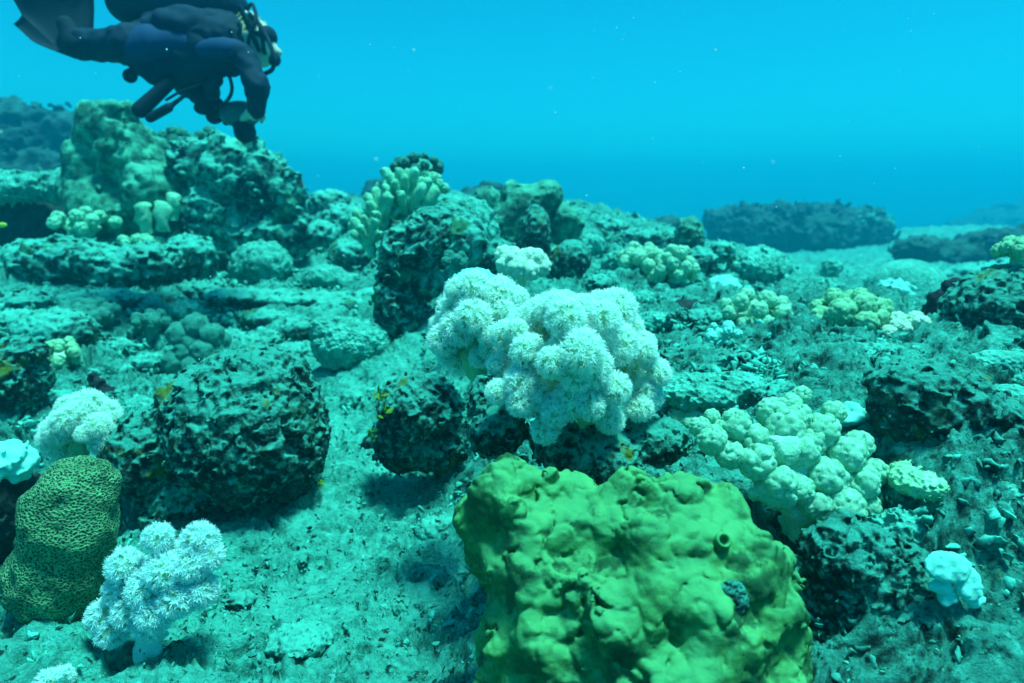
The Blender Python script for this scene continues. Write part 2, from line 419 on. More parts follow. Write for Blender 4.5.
# ------------------------------------------------------------------ seabed mesh: one sheet, finer near the camera
def sandy_zone(x, y):
    return np.exp(-(((x + .42 + .20 * (y - 1)) / .46) ** 4)) * sstep(4.4, 2.6, y)
MOUNDS = []
def mound(x, y, z):
    for (mx, my, rx, ry) in MOUNDS:
        d2 = ((x - mx) / rx) ** 2 + ((y - my) / ry) ** 2
        z = z + min(.028, .15 * rx) * np.exp(-(d2 / 1.5) ** 2)
    return z
def build_seabed():
    th = np.concatenate([np.linspace(-100, -44, 30)[:-1], np.linspace(-44, 44, 680), np.linspace(44, 100, 30)[1:]]) * math.pi / 180
    r = np.exp(np.concatenate([np.linspace(math.log(.6), math.log(1.15), 40)[:-1], np.linspace(math.log(1.15), math.log(4.6), 420)[:-1], np.linspace(math.log(4.6), math.log(60), 190)]))
    TH, RR = np.meshgrid(th, r, indexing='xy')
    oy = -.45
    x = (RR * np.sin(TH)).ravel(); y = (oy + RR * np.cos(TH)).ravel()
    z = Hq(x, y)
    p = np.stack([x, y, z], -1)
    # sandy channel on the left stays smoother
    chan = sandy_zone(x, y)
    rough = 1 - .42 * chan
    q = np.stack([x, y, 0 * x], -1)                    # relief is a function of the plan position only
    z += rough * .018 * fbm(q, .40, 2, .5, 0) * np.clip(y / 2, .6, 1.3)
    w = q + .03 * np.stack([noise(q, .16, 0), noise(q, .16, 1), 0 * x], -1)
    f1, f2 = worley(w, .15)
    z += rough * .036 * (1 - 1.35 * f1)
    f1, f2 = worley(w, .055, .3)
    z += (.30 + .70 * rough) * .016 * (1 - 1.3 * f1) * (.6 + .5 * noise(q, .2, 1))
    z += (.5 + .5 * rough) * .0075 * fbm(w, .05, 4, .5, 1)
    pit = sstep(.9, 1.7, noise(q, .10, 2, .5)); z -= rough * .05 * pit
    z = mound(x, y, z)
    p[:, 2] = z
    k = np.clip(RR.ravel() / 3, .3, 1.5)[:, None]
    p[:, :2] += (rough[:, None] * .007 * np.clip(k, .5, 1.2)) * np.stack([noise(p, .11, 0, .7), noise(p, .11, 1, .8)], -1)
    far = sstep(32, 50, RR.ravel()); p[:, 2] = p[:, 2] * (1 - far) - 3.0 * far
    nr, nth = len(r), len(th)
    i = np.arange(nr - 1)[:, None] * nth + np.arange(nth - 1)[None]
    f = np.stack([i, i + 1, i + nth + 1, i + nth], -1).reshape(-1, 4)
    me = mesh_from('seabed', p, f, M['seabed'])
    sa = np.clip(chan * 1.15 + .18 * noise(p, .3, 0), 0, 1)
    a = me.attributes.new('sandy', 'FLOAT', 'POINT'); a.data.foreach_set('value', sa.astype(np.float32))
    o = link('seabed', me)
    o['kind'] = 'structure'
bm_base = [(-60, -60), (60, -60), (60, 75), (-60, 75)]

def build_rubble():
    r = np.random.default_rng(21); vs = []; fs = []; n0 = 0
    var = []
    for k in range(8):
        v, q = vox(ell((0, 0, 0), (1, .75 + .2 * (k % 2), .6)), .60, detail_fn('crag', 1.3, .42, k * .13), .8); var.append((v, q))
    N_ = 7500
    Y = np.exp(r.uniform(math.log(.75), math.log(6.5), N_)); u = r.uniform(-.85, .85, N_); x = u * Y
    for (mx, my, rx, ry) in MOUNDS:                       # debris gathers at the foot of each rock
        n_ = int(26 + 260 * min(rx, .3)); a = r.uniform(0, 6.28, n_); q_ = 1 + abs(r.normal(0, .22, n_))
        x = np.append(x, mx + np.cos(a) * rx * q_); Y = np.append(Y, my + np.sin(a) * ry * q_)
    N_ = len(x)
    z = mound(x, Y, Hq(x, Y)); sa = sandy_zone(x, Y)
    keep = r.random(N_) > sa * .35
    for i in np.flatnonzero(keep):
        v, q = var[int(r.integers(8))]
        sz = (.0035 + .015 * r.random() ** 3.0) * (1 - .45 * sa[i]) * min(2.2, .35 + Y[i] * .5)
        R_ = np.array(Euler(r.uniform(0, 6.28, 3)).to_matrix()); R2 = np.diag([.6 + r.random(), .6 + r.random(), .35 + .5 * r.random()])
        vs.append((v @ R2 @ R_.T) * sz + (x[i], Y[i], z[i] + .008 + .012 * r.random())); fs.append(q + n0); n0 += len(v)
    o = link('coral_rubble', mesh_from('coral_rubble', np.concatenate(vs), np.concatenate(fs), M['rubble'], False)); o['kind'] = 'stuff'

# water haze: one closed box
hz_lo, hz_hi = (-64, -66, -4.6), (64, 80, 3.6)
hv = [(x, y, z) for x in (hz_lo[0], hz_hi[0]) for y in (hz_lo[1], hz_hi[1]) for z in (hz_lo[2], hz_hi[2])]
hf = [(0, 1, 3, 2), (4, 6, 7, 5), (0, 4, 5, 1), (2, 3, 7, 6), (0, 2, 6, 4), (1, 5, 7, 3)]
hm = bpy.data.materials.new('haze'); hm.use_nodes = True
hn = hm.node_tree.nodes; hn.remove(hn['Principled BSDF'])
pv = hn.new('ShaderNodeVolumePrincipled')
pv.inputs['Color'].default_value = HAZE_COLOR; pv.inputs['Density'].default_value = HAZE_DENSITY
pv.inputs['Anisotropy'].default_value = 0.80
hm.node_tree.links.new(pv.outputs[0], hn['Material Output'].inputs['Volume'])
hz = link('haze', mesh_from('haze', hv, hf, hm, False)); hz['kind'] = 'stuff'

# ------------------------------------------------------------------ rock and massive-coral builder
def massive(name, label, cat, prims, kind, L, A, m, k=.35, Y=None, base=None, px_h=1.6, group=None, off=None, second=None, parent=None, holes=()):
    """prims: (cx, cy, rx, ry[, depth offset px[, depth radius px]]) in photo pixels at distance Y; base=(px,py) finds Y on the seabed"""
    if Y is None: Y = ground_at(*base)
    bx, by = base if base else (prims[0][0], prims[0][1] + prims[0][3])
    s0 = mpp(bx, by, Y)
    org = P(bx, by, Y)
    es = []
    for q in prims:
        cx, cy, rx, ry = q[:4]; dd = q[4] if len(q) > 4 else 0; rd = q[5] if len(q) > 5 else (rx + ry) / 2
        yy = Y + dd * s0; s = mpp(cx, cy, yy)
        es.append(ell(P(cx, cy, yy) - org, (rx * s, rd * s, ry * s)))
    kk = k * min(min(q[2], q[3]) for q in prims) * s0
    off = rng.random() if off is None else off
    df = detail_fn(kind, L * s0, A * s0, off)
    fn, am = df, df.amp
    if second:
        d2 = detail_fn(second[0], second[1] * s0, second[2] * s0, off + .21)
        fn = lambda p: df(p) + d2(p); am = df.amp + d2.amp
    U = union(es, max(kk, 1e-4))
    if parent is None and Y < 6:
        MOUNDS.append((org[0] + (U.lo[0] + U.hi[0]) / 2, org[1] + (U.lo[1] + U.hi[1]) / 2, (U.hi[0] - U.lo[0]) * .5 + .02, (U.hi[1] - U.lo[1]) * .5 + .02))
    if holes:
        hs = []
        for (cx, cy, rx, ry, dd) in holes:
            yy = Y + dd * s0; s = mpp(cx, cy, yy); hs.append(ell(P(cx, cy, yy) - org, (rx * s, (rx + ry) * .6 * s, ry * s)))
        U0 = U
        def U(p):
            d_ = U0(p)
            for h_ in hs: d_ = -smin(-d_, h_(p), 3 * s0)
            return d_
        U.lo, U.hi = U0.lo, U0.hi
    v, q = vox(U, max(px_h * 1.3, 1.8) * s0, fn, am, 0, org)
    me = mesh_from(name, v, q, M[m])
    if parent: return link(name, me, parent, tuple(Vector(org) - parent.location)), s0, org, Y
    o = link(name, me, None, tuple(org)); tag(o, label, cat, group)
    return o, s0, org, Y

# ------------------------------------------------------------------ pieces of branching and soft corals (shared meshes)
def lathe_piece(name, prof, m, seg=14, wob=.06, seed=0, bend=.0):
    r = np.random.default_rng(seed); v = []; n = len(prof)
    for i, (rad, z) in enumerate(prof):
        for j in range(seg):
            a = 2 * math.pi * j / seg
            v.append((rad * math.cos(a) + bend * z * z, rad * math.sin(a), z))
    v = np.array(v); v += wob * np.stack([noise(v + seed, .5, 0), noise(v + seed, .5, 1), noise(v + seed, .5, 2)], -1)
    f = [(i * seg + j, i * seg + (j + 1) % seg, (i + 1) * seg + (j + 1) % seg, (i + 1) * seg + j) for i in range(n - 1) for j in range(seg)]
    return mesh_from(name, v, f, m)
def finger_prof(r=.28):
    P_ = [(r * .75, -.5), (r * .85, -.1), (r * .95, .25), (r, .55)]
    for a in (20, 40, 60, 78, 89): P_.append((r * math.cos(R(a)), .72 + r * math.sin(R(a)) - .0))
    return P_
PIECES = {}
def pieces(kind, m):
    key = (kind, m)
    if key in PIECES: return PIECES[key]
    out = []
    if kind == 'finger':
        out = [lathe_piece('finger', finger_prof(.26), M[m], 14, .04, s, b) for s, b in ((1, .1), (2, -.12), (3, 0))]
    elif kind == 'ball':
        for s in range(3):
            v, q = vox(ell((0, 0, 0), (1, 1, 1)), .16, detail_fn('smooth', .9, .06, s * .3), .2); out.append(mesh_from('lobe', v, q, M[m]))
    elif kind == 'cauli':
        for s in range(3):
            d1 = detail_fn('nub', .66, .28, s * .27); d2 = detail_fn('nub', .26, .06, s * .2)
            v, q = vox(ell((0, 0, 0), (.85, .85, .85)), .10, lambda p: d1(p) + d2(p), .6); out.append(mesh_from('lobe', v, q, M[m]))
    elif kind == 'cauli_fine':
        for s in range(2):
            d1 = detail_fn('nub', .50, .22, s * .27 + .1); d2 = detail_fn('nub', .20, .07, s * .2)
            v, q = vox(ell((0, 0, 0), (.88, .88, .88)), .075, lambda p: d1(p) + d2(p), .5); out.append(mesh_from('lobe', v, q, M[m]))
    elif kind == 'polyps':
        for s in range(4):
            v, q = vox(ell((0, 0, 0), (.62, .62, .62)), .12, detail_fn('knob', .4, .12, s * .3), .25)
            core = mesh_from('lobe', v, q, M['polyp_stem'])
            out.append((core, polyp_mesh(s, M[m])))
    PIECES[key] = out
    return out
def polyp_mesh(seed, m, n=200):
    """feathery polyps over a unit lobe: each a short stalk and a ring of curling tentacles"""
    r = np.random.default_rng(seed + 50); V = []; Fc = []
    ga = math.pi * (3 - math.sqrt(5))
    for i in range(n):
        cz = 1 - 2 * (i + .5) / n * .86; sr = math.sqrt(max(0, 1 - cz * cz)); a = ga * i + r.normal(0, .12)
        d = Vector((sr * math.cos(a), sr * math.sin(a), cz)); d += Vector(r.normal(0, .10, 3)); d.normalize()
        X = d.orthogonal().normalized(); Yv = d.cross(X)
        b = d * (.56 + r.random() * .06); hgt = .04 + r.random() * .12
        top = b + d * hgt
        # stalk (triangular prism)
        k0 = len(V)
        for (c, w) in ((b, .030), (top, .022)):
            for j in range(3):
                t = 2 * math.pi * j / 3; V.append(c + (X * math.cos(t) + Yv * math.sin(t)) * w)
        for j in range(3): Fc.append((k0 + j, k0 + (j + 1) % 3, k0 + 3 + (j + 1) % 3, k0 + 3 + j))
        ph = r.random() * 6.28; nt_ = 12; opn = .38 + r.random() * .40; ln = .26 + r.random() * .14
        for j in range(nt_):
            t = ph + 2 * math.pi * j / nt_ + r.normal(0, .2); o_ = X * math.cos(t) + Yv * math.sin(t); s_ = d.cross(o_)
            w = .012; k0 = len(V); op = opn * (.55 + .8 * r.random()); l2 = ln * (.75 + .4 * r.random())
            for q, (u, h_, ww) in enumerate(((0.03, 0, .8), (.28 * op, .45, 1.4), (.72 * op, .86, 1.4), (1.05 * op, .92, .45))):
                c = top + o_ * (u * l2) + d * (h_ * l2)
                V.append(c - s_ * w * ww); V.append(c + s_ * w * ww + o_ * w * .5)
            for q in range(3): Fc.append((k0 + 2 * q, k0 + 2 * q + 1, k0 + 2 * q + 3, k0 + 2 * q + 2))
    return mesh_from('polyps', np.array([tuple(x) for x in V]), np.array(Fc), m)

def cluster(name, label, cat, ctr, rx, ry, n, kind, pr, m, trunk_m=None, Y=None, base=None, elong=1.0, group=None, low=-.25,
            jit=.12, part='lobe', upright=.0, seed=None, rd=None, centers=None, yaw=None, trunk=True, fill=True):
    """a colony: pieces set over an ellipsoid envelope (photo pixels) and a trunk joining them to the ground"""
    r = np.random.default_rng(seed if seed is not None else int(ctr[0] * 7 + ctr[1]))
    base = base or (ctr[0], ctr[1] + ry)
    if Y is None: Y = ground_at(*base)
    org = P(base[0], base[1], Y); s = mpp(base[0], base[1], Y)
    root = thing(name, label, cat, org, group)
    C = P(ctr[0], ctr[1], Y) - org; rd = rd or rx
    rad = np.array([rx, rd, ry]) * s
    pr_m = pr * s
    if trunk:
        es = [ell(C + np.array([0, 0, -(.2 if centers is None else .55) * rad[2]]), np.maximum(rad - pr_m * 1.25, pr_m * .5) * (.9 if centers is None else .5)), cone(C, np.array([0, 0, -.3 * rad[2]]), rad[0] * (.45 if centers is None else .28), rad[0] * (.34 if centers is None else .2))]
        v, q = vox(union(es, pr_m * .5), max(1.8 * s, rad[0] / 22), detail_fn('smooth', rad[0] * .5, rad[0] * .05, r.random()), rad[0] * .15)
        link('trunk', mesh_from('trunk', v, q, M[trunk_m or m]), root)
    ps = pieces(kind, m)
    if centers is None and kind[:5] == 'cauli': n = max(5, int(n * .75)); pr_m *= .82
    pts = []
    if centers is not None:
        for (cx, cy, dd, k_) in centers:
            w = P(cx, cy, Y + dd * s) - org; dr = (w - C) / rad
            pts.append((w, dr / (np.linalg.norm(dr) + 1e-6), k_))
    else:
        ga = math.pi * (3 - math.sqrt(5))
        for i in range(n):
            z = 1 - (1 - low) * (i + .5) / n; sr = math.sqrt(max(0, 1 - z * z)); a = ga * i + r.normal(0, .15)
            d = np.array([sr * math.cos(a), sr * math.sin(a), z]) + r.normal(0, .05, 3)
            pts.append((C + d * (rad - pr_m * .45) * (1 + r.normal(0, jit)), d, 1 + r.normal(0, .14)))
    for w, d, k_ in pts:
        d = np.asarray(d, float).copy(); d[2] += upright; d = Vector(d).normalized()
        rot = d.to_track_quat('Z', 'Y') @ Euler((0, 0, r.random() * 6.28)).to_quaternion()
        pc = ps[int(r.integers(len(ps)))]
        me = pc[0] if isinstance(pc, tuple) else pc
        sc = pr_m * k_
        if kind == 'finger':
            L_ = sc * elong; o = link(part, me, root, tuple(np.asarray(w) - np.array(d) * L_ * .6)); o.scale = (sc * 3.4, sc * 3.4, L_ * 1.3)
        else:
            o = link(part, me, root, tuple(w)); o.scale = (sc, sc, sc * elong)
        o.rotation_mode = 'QUATERNION'; o.rotation_quaternion = rot
        if isinstance(pc, tuple):
            c = link('polyps', pc[1], o); c['kind'] = 'stuff'
    return root

# ================================================================== THE REEF, from the far background forwards
# far reef in the blue on the right
massive('reef_ridge', 'hazy blue reef ridge far behind the dome coral at the right', 'reef', [(930, 268, 70, 38), (1010, 250, 70, 44), (1060, 240, 60, 48), (890, 290, 50, 30), (960, 300, 90, 40), (1080, 290, 80, 60)],
        'crag', 20, 5, 'rock_far', Y=40, px_h=2.2)
massive('reef_outcrop', 'faint rounded outcrop on the skyline behind the top of the central outcrop', 'rock', [(378, 195, 16, 16), (352, 205, 20, 10)], 'crag', 12, 3, 'rock_far', Y=11, px_h=2)
massive('reef_outcrop', 'faint low mound on the skyline between the central outcrop and the dark boulders', 'rock', [(492, 190, 14, 9), (478, 198, 22, 10)], 'crag', 12, 3, 'rock_far', Y=10, px_h=2)
massive('reef_outcrop', 'faint blue hump just left of the big overhanging coral head', 'rock', [(668, 226, 16, 10), (650, 235, 22, 10)], 'crag', 12, 3, 'rock_far', Y=9, px_h=2)
massive('reef_ridge', 'low blue broken ridge crossing the gap behind the dome corals', 'reef', [(918, 250, 26, 14), (955, 256, 34, 16), (1000, 248, 36, 20), (1045, 244, 34, 24), (975, 240, 14, 9)], 'crag', 12, 3.4, 'rock_far', Y=10, px_h=1.6)
massive('reef_ridge', 'nearer low hazy reef hump at the right edge above the gap', 'reef', [(985, 272, 36, 9), (1024, 268, 34, 11), (940, 276, 24, 6)], 'crag', 10, 3, 'rock_mid', Y=6.5, px_h=1.6)
# big overhanging dark head
massive('overhanging_coral', 'big dark overhanging coral head in the blue behind the right reef', 'coral head',
        [(755, 232, 46, 26, 0, 40), (810, 235, 52, 30, 0, 45), (855, 232, 34, 24, 0, 36), (725, 222, 22, 14), (780, 262, 50, 30, 10, 45), (845, 262, 38, 24, 0, 36), (742, 212, 14, 8), (775, 213, 18, 9), (822, 214, 22, 9), (868, 222, 16, 12), (875, 240, 15, 9), (835, 285, 40, 20, 10, 40)],
        'crag', 18, 5, 'rock_far', Y=16, px_h=1.5, second=('crag', 8, 3), k=.3)
cluster('bushy_coral', 'pale bushy coral on the near right edge of the overhanging head', 'coral', (866, 222), 13, 9, 12, 'cauli', 5, 'stone_coral', Y=15.5)
cluster('bushy_coral', 'small round bushy coral at the right end of the overhanging head', 'coral', (884, 224), 9, 8, 9, 'cauli', 4, 'stone_coral', Y=15.5)

for (cx, cy, w, lab) in [(742, 213, 9, 'dark tuft on the left end of the overhanging head skyline'), (772, 211, 11, 'dark tuft left of the middle of the overhanging head skyline'), (806, 211, 9, 'small dark tuft at the middle of the overhanging head skyline'), (832, 212, 11, 'dark tuft right of the middle of the overhanging head skyline')]:
    cluster('bushy_coral', lab, 'coral', (cx, cy), w, 6, 9, 'cauli', 4.5, 'rock_far', Y=15.6)
# upper left reef
massive('reef_ridge', 'dark blue sloping ridge at the upper left corner behind the green tower', 'reef',
        [(10, 150, 50, 44), (40, 190, 60, 50), (60, 130, 26, 18), (0, 120, 30, 18), (30, 235, 60, 40)], 'crag', 26, 6, 'rock_far', Y=12, second=('ridge', 14, 3), px_h=1.7)
massive('hollow_shade_rock', 'black rock standing in for the shaded hollow under the pale ledge at the far left edge', 'rock', [(20, 218, 40, 26), (-20, 222, 40, 30), (52, 226, 26, 20)], 'crag', 14, 4, 'rock_black', Y=4.9, px_h=1.5)  # near-black rock added to give the hollow its shade by colour
massive('reef_shelf', 'pale ledge above the dark hollow at the far left edge', 'rock', [(20, 187, 46, 13), (60, 188, 26, 15), (-10, 190, 30, 14)], 'crag', 12, 4, 'stone_coral', Y=4.6, second=('knob', 6, 2))
massive('coral_tower', 'tall green lumpy coral mound, highest on the left side', 'coral',
        [(110, 130, 26, 24), (128, 160, 34, 34), (92, 165, 20, 30), (150, 190, 40, 34), (105, 205, 38, 30, -10), (165, 215, 30, 26), (75, 195, 18, 16), (125, 240, 40, 30), (190, 250, 30, 28)],
        'lump', 15, 5, 'rock_green', base=(130, 272), px_h=1.25, second=('knob', 6, 1.4), k=.5)
cluster('lobed_coral', 'cream lobed coral at the foot of the green tower, above the left slope', 'coral', (82, 225), 26, 15, 16, 'cauli', 8, 'leather', base=(85, 244), Y=ground_at(130, 272) - .35)
cluster('column_coral', 'pair of stubby rounded columns standing on the front of the green tower', 'coral', (150, 224), 15, 20, 0, 'finger', 9, 'leather', Y=ground_at(130, 272) - .30, base=(152, 245), elong=1.7, part='column', trunk=False,
        centers=[(143, 214, 0, 1), (163, 211, 4, 1.05), (175, 203, 12, .9)], upright=6)
cluster('bead_coral', 'little cluster of round knobs under the two columns', 'coral', (142, 243), 18, 8, 11, 'ball', 5, 'leather', base=(145, 256), Y=ground_at(130, 272) - .35)
massive('rock_slope', 'rubbly slope below the green tower at the left', 'rock', [(60, 262, 62, 22), (110, 270, 46, 18), (15, 262, 26, 14), (150, 262, 32, 18)], 'crag', 14, 5, 'rock_mid', base=(70, 288), second=('knob', 8, 2))
massive('overhang_rock', 'dark undercut rock at the right foot of the green tower', 'rock', [(190, 255, 26, 20), (185, 275, 20, 18)], 'crag', 12, 4, 'rock_mid', base=(188, 290))
massive('reef_outcrop', 'wide dark outcrop with a shadowed face right of the green tower', 'rock',
        [(192, 165, 22, 26), (228, 170, 30, 34), (262, 182, 26, 34), (286, 196, 18, 28), (215, 215, 34, 36), (262, 235, 36, 26), (298, 232, 14, 24), (245, 148, 22, 10), (225, 250, 34, 22)],
        'crag', 24, 6, 'rock_mid', base=(240, 275), px_h=1.4, k=.3, second=('crag', 9, 1.6))
cluster('bushy_coral', 'dark green bushy coral on the crest between tower and outcrop', 'coral', (176, 140), 15, 12, 16, 'cauli_fine', 6, 'rock_green', Y=5.0, base=(178, 152))
cluster('bushy_coral', 'small dark coral tuft on the crest of the wide outcrop, below the diver', 'coral', (205, 140), 12, 9, 9, 'cauli_fine', 5, 'rock_green', Y=5.0, base=(205, 150))
massive('coral_mound', 'rounded pale mound in front of the wide dark outcrop', 'coral', [(262, 264, 26, 20), (248, 270, 16, 14)], 'knob', 11, 4.5, 'stone_coral', base=(262, 285), second=('crag', 9, 1.5))
massive('coral_mound', 'low rounded mound right of the pale mound below the outcrop', 'coral', [(325, 278, 22, 11), (345, 284, 18, 9)], 'knob', 9, 3.6, 'stone_coral', base=(325, 290))
massive('rock_ledge', 'long thin horizontal ledge crossing the middle left of the reef', 'rock', [(240, 296, 36, 7, 0, 26), (290, 298, 40, 7, 0, 30), (345, 302, 40, 9, 0, 30), (380, 296, 24, 9, 0, 20)],
        'crag', 12, 2.6, 'rock_mid', base=(300, 312), k=.8)
for (px, py, w, h, lab) in [(330, 205, 24, 14, 'hazy bushy rock on the skyline just right of the wide outcrop'), (348, 222, 28, 16, 'dark crusty rock below the skyline left of the finger corals'),
                            (322, 235, 20, 14, 'small shadowed rock at the right end of the wide outcrop'), (352, 255, 22, 15, 'dark hollowed rock left of the foot of the finger corals')]:
    massive('reef_rock', lab, 'rock', [(px, py, w, h), (px + w * .6, py + h * .4, w * .5, h * .6)], 'crag', 10, 3, 'rock_mid', base=(px, py + h), second=('knob', 6, 1.8))

# central outcrop
massive('central_outcrop', 'steep encrusted outcrop under the pale finger corals in the centre', 'rock',
        [(398, 262, 18, 36, 6), (425, 242, 26, 28, 6), (462, 240, 26, 24, 10), (390, 305, 15, 34, 0), (408, 308, 15, 32, 10), (380, 345, 13, 18), (425, 282, 18, 18, 6)],
        'crag', 16, 5, 'rock_mid', base=(405, 345), px_h=1.3, second=('knob', 7, 1.8))
massive('boulder', 'rounded crusty boulder with a dark hollow beside the finger corals', 'rock', [(434, 238, 31, 31, -14)], 'crag', 11, 3, 'rock_dark', Y=2.75, px_h=1.2)
massive('boulder', 'pale slanting crust of rock behind the rounded boulder', 'rock', [(470, 222, 26, 24, 0), (450, 210, 24, 14), (488, 238, 12, 20)], 'crag', 10, 3, 'stone_coral', Y=3.2)
FING = dict(kind='finger', part='finger', m='leather', elong=3.0)
def fing(name, label, ctr, rx, ry, n, pr, Y, base=None, **k):
    a = dict(FING); a.update(k); return cluster(name, label, 'coral', ctr, rx, ry, n, a.pop('kind'), pr, a.pop('m'), Y=Y, base=base, **a)
fing('finger_coral', 'largest pale finger coral, topmost on the central outcrop', (404, 195), 24, 22, 26, 5.2, 2.8, (404, 212), upright=1.2)
fing('finger_coral', 'pale finger coral stepping down left, below the topmost one', (382, 214), 17, 18, 18, 4.8, 2.75, (384, 230), upright=1.0)
fing('finger_coral', 'lowest pale finger coral at the left foot of the central outcrop', (368, 235), 14, 16, 14, 4.6, 2.7, (372, 250), upright=.8)
cluster('lobed_coral', 'green lobed coral right beside the topmost finger coral', 'coral', (430, 190), 17, 17, 16, 'cauli', 6, 'leather', Y=2.9)
cluster('cabbage_coral', 'dark leafy coral on the very top of the central outcrop', 'coral', (418, 168), 27, 12, 22, 'cauli', 6, 'rock_mid', Y=3.0, base=(418, 180))
cluster('leather_coral', 'small pale leathery coral with a dark mouth on the front of the outcrop', 'coral', (455, 262), 14, 9, 9, 'cauli_fine', 6, 'stone_coral', Y=2.35, base=(452, 275))

# dark boulders right of centre
for (lab, prims, m_, Y_, dk) in [
    ('tallest dark knobbly boulder with a pale green cap right of centre', [(522, 215, 27, 30), (540, 200, 22, 16), (512, 235, 20, 34)], 'rock_green', 3.6, ('lump', 11, 3)),
    ('dark cylindrical boulder in front of the tallest knobbly one', [(536, 235, 15, 30), (538, 260, 14, 20)], 'rock_dark', 3.3, ('crag', 8, 1.6)),
    ('round dark boulder at the right of the knobbly group', [(566, 225, 17, 19)], 'rock_green', 3.6, ('lump', 8, 1.6)),
    ('small round coral knob behind the tallest knobbly boulder', [(487, 200, 13, 13)], 'rock_green', 4.2, ('knob', 6, 1.5)),
    ('black crusted knoll below the round dark boulder', [(572, 258, 18, 17), (565, 268, 18, 12)], 'rock_dark', 3.0, ('knob', 6, 2)),
    ('small dome with a dark front just behind the big white soft coral', [(601, 285, 16, 11)], 'rock_mid', 2.4, ('crag', 7, 1.6)),
    ('shadowed rock low between the outcrop and the knobbly boulders', [(500, 262, 22, 22), (520, 280, 20, 12)], 'rock_dark', 3.1, ('crag', 9, 2))]:
    massive('boulder', lab, 'rock', prims, dk[0], dk[1], dk[2], m_, Y=Y_, px_h=1.3, second=('crag', 9, 1.2))
# skyline lumps to the right
for (px, py, w, h, Yv, m_, lab) in [
    (612, 230, 18, 10, 4.6, 'rock_mid', 'low dark rock on the skyline left of the bushy corals'),
    (640, 238, 22, 9, 4.4, 'rock_mid', 'dark bushy rock on the skyline above the pale soft corals'),
    (668, 240, 14, 8, 4.6, 'rock_mid', 'flat dark rock on the skyline beside the upright knob'),
    (690, 238, 13, 20, 4.0, 'rock_green', 'upright green knob standing on the skyline left of the dark head'),
    (700, 262, 16, 14, 3.2, 'rock_mid', 'striped dark rock between the pale soft coral and the rubble mound'),
    (722, 252, 12, 10, 3.4, 'rock_mid', 'small rock behind the striped rock'),
    (758, 270, 30, 22, 3.4, 'stone_coral', 'rubbly pale mound in front of the big dark head'),
    (800, 292, 24, 15, 3.2, 'rock_dark', 'dark shaded rock below the big dark head'),
    (826, 288, 18, 8, 3.3, 'stone_coral', 'flat pale crust of rock above the yellow soft coral'),
    (590, 245, 14, 10, 3.8, 'stone_coral', 'pale rubble lump right of the round dark boulder'),
    (618, 262, 16, 10, 3.2, 'stone_coral', 'low pale lump left of the pale soft corals'),
    (832, 268, 10, 8, 4.6, 'stone_coral', 'little round coral at the foot of the big dark head')]:
    massive('reef_rock', lab, 'rock', [(px, py, w, h), (px - w * .4, py + h * .5, w * .6, h * .5)], 'crag', 9, 2.6, m_, Y=Yv, second=('knob', 6, 1.8), px_h=1.3)
massive('dome_coral', 'large pale green dome coral in the dip below the dark head', 'coral', [(906, 292, 39, 32)], 'ridge', 6, 1.0, 'stone_coral', Y=4.0, px_h=1.3)
massive('dome_coral', 'smaller bluish dome coral in front of the large green dome', 'coral', [(893, 297, 21, 17), (905, 312, 20, 14)], 'smooth', 9, 1.5, 'pale_smooth', Y=3.3, px_h=1.3)
massive('dome_coral', 'smooth pale dome coral below the rubbly mound', 'coral', [(723, 290, 18, 15)], 'smooth', 9, .8, 'pale_smooth', Y=2.6, px_h=1.3)
massive('dome_coral', 'low round coral tucked under the right end of the yellow soft coral', 'coral', [(918, 312, 16, 12)], 'smooth', 9, .8, 'rock_green', Y=3.0, px_h=1.3)

cluster('soft_coral', 'pale lobed soft coral on a dark base, left of the pair behind the white coral', 'soft coral', (643, 261), 23, 15, 22, 'cauli', 8, 'soft_pale', Y=2.9, base=(643, 280))
cluster('soft_coral', 'pale spiky soft coral, right of the pair behind the white coral', 'soft coral', (677, 271), 19, 22, 24, 'cauli', 7, 'soft_pale', Y=2.7, base=(677, 292))
massive('brown_coral', 'dark brown rounded patch coral on the pale ground below the spiky soft coral', 'coral', [(686, 310, 19, 10)], 'knob', 5, 1.2, 'rock_black', Y=2.15, px_h=1.2)
cluster('knob_coral', 'cluster of pale bluish knobs with dark gaps below the smooth dome', 'coral', (757, 316), 31, 22, 30, 'cauli', 9, 'soft_pale', Y=2.0, base=(757, 338), low=-.4)
cluster('soft_coral', 'yellow green lobed soft coral on the ridge at the right', 'soft coral', (850, 316), 34, 20, 26, 'cauli_fine', 12, 'soft_yellow', Y=1.95, base=(850, 338), low=-.3)
cluster('soft_coral', 'fluffy whitish soft coral at the right end of the yellow one', 'soft coral', (908, 330), 25, 14, 18, 'cauli_fine', 9, 'soft_cream', Y=1.85, base=(908, 344))
massive('sponge', 'nearly black sponge standing against the right hand boulder', 'sponge', [(957, 287, 14, 9), (940, 300, 12, 10), (934, 320, 12, 20), (945, 330, 14, 20)], 'crag', 9, 2.5, 'sponge_dark', Y=1.9, px_h=1.2)
massive('coral_mound', 'small pale mound between the black sponge and the right boulder', 'coral', [(955, 305, 15, 12), (950, 330, 16, 22)], 'knob', 7, 1.5, 'rock_mid', Y=1.85, px_h=1.2)
massive('boulder', 'large crusty boulder cut by the right edge of the picture', 'rock', [(1015, 315, 66, 50), (1050, 330, 70, 66), (985, 340, 34, 24)], 'crag', 16, 3.4, 'rock_dark', Y=1.75, px_h=1.3, second=('ridge', 8, 1.0))
cluster('bushy_coral', 'small green bushy coral on top of the right edge boulder', 'coral', (1018, 250), 18, 12, 14, 'cauli', 7, 'soft_yellow', Y=1.75, base=(1018, 266))

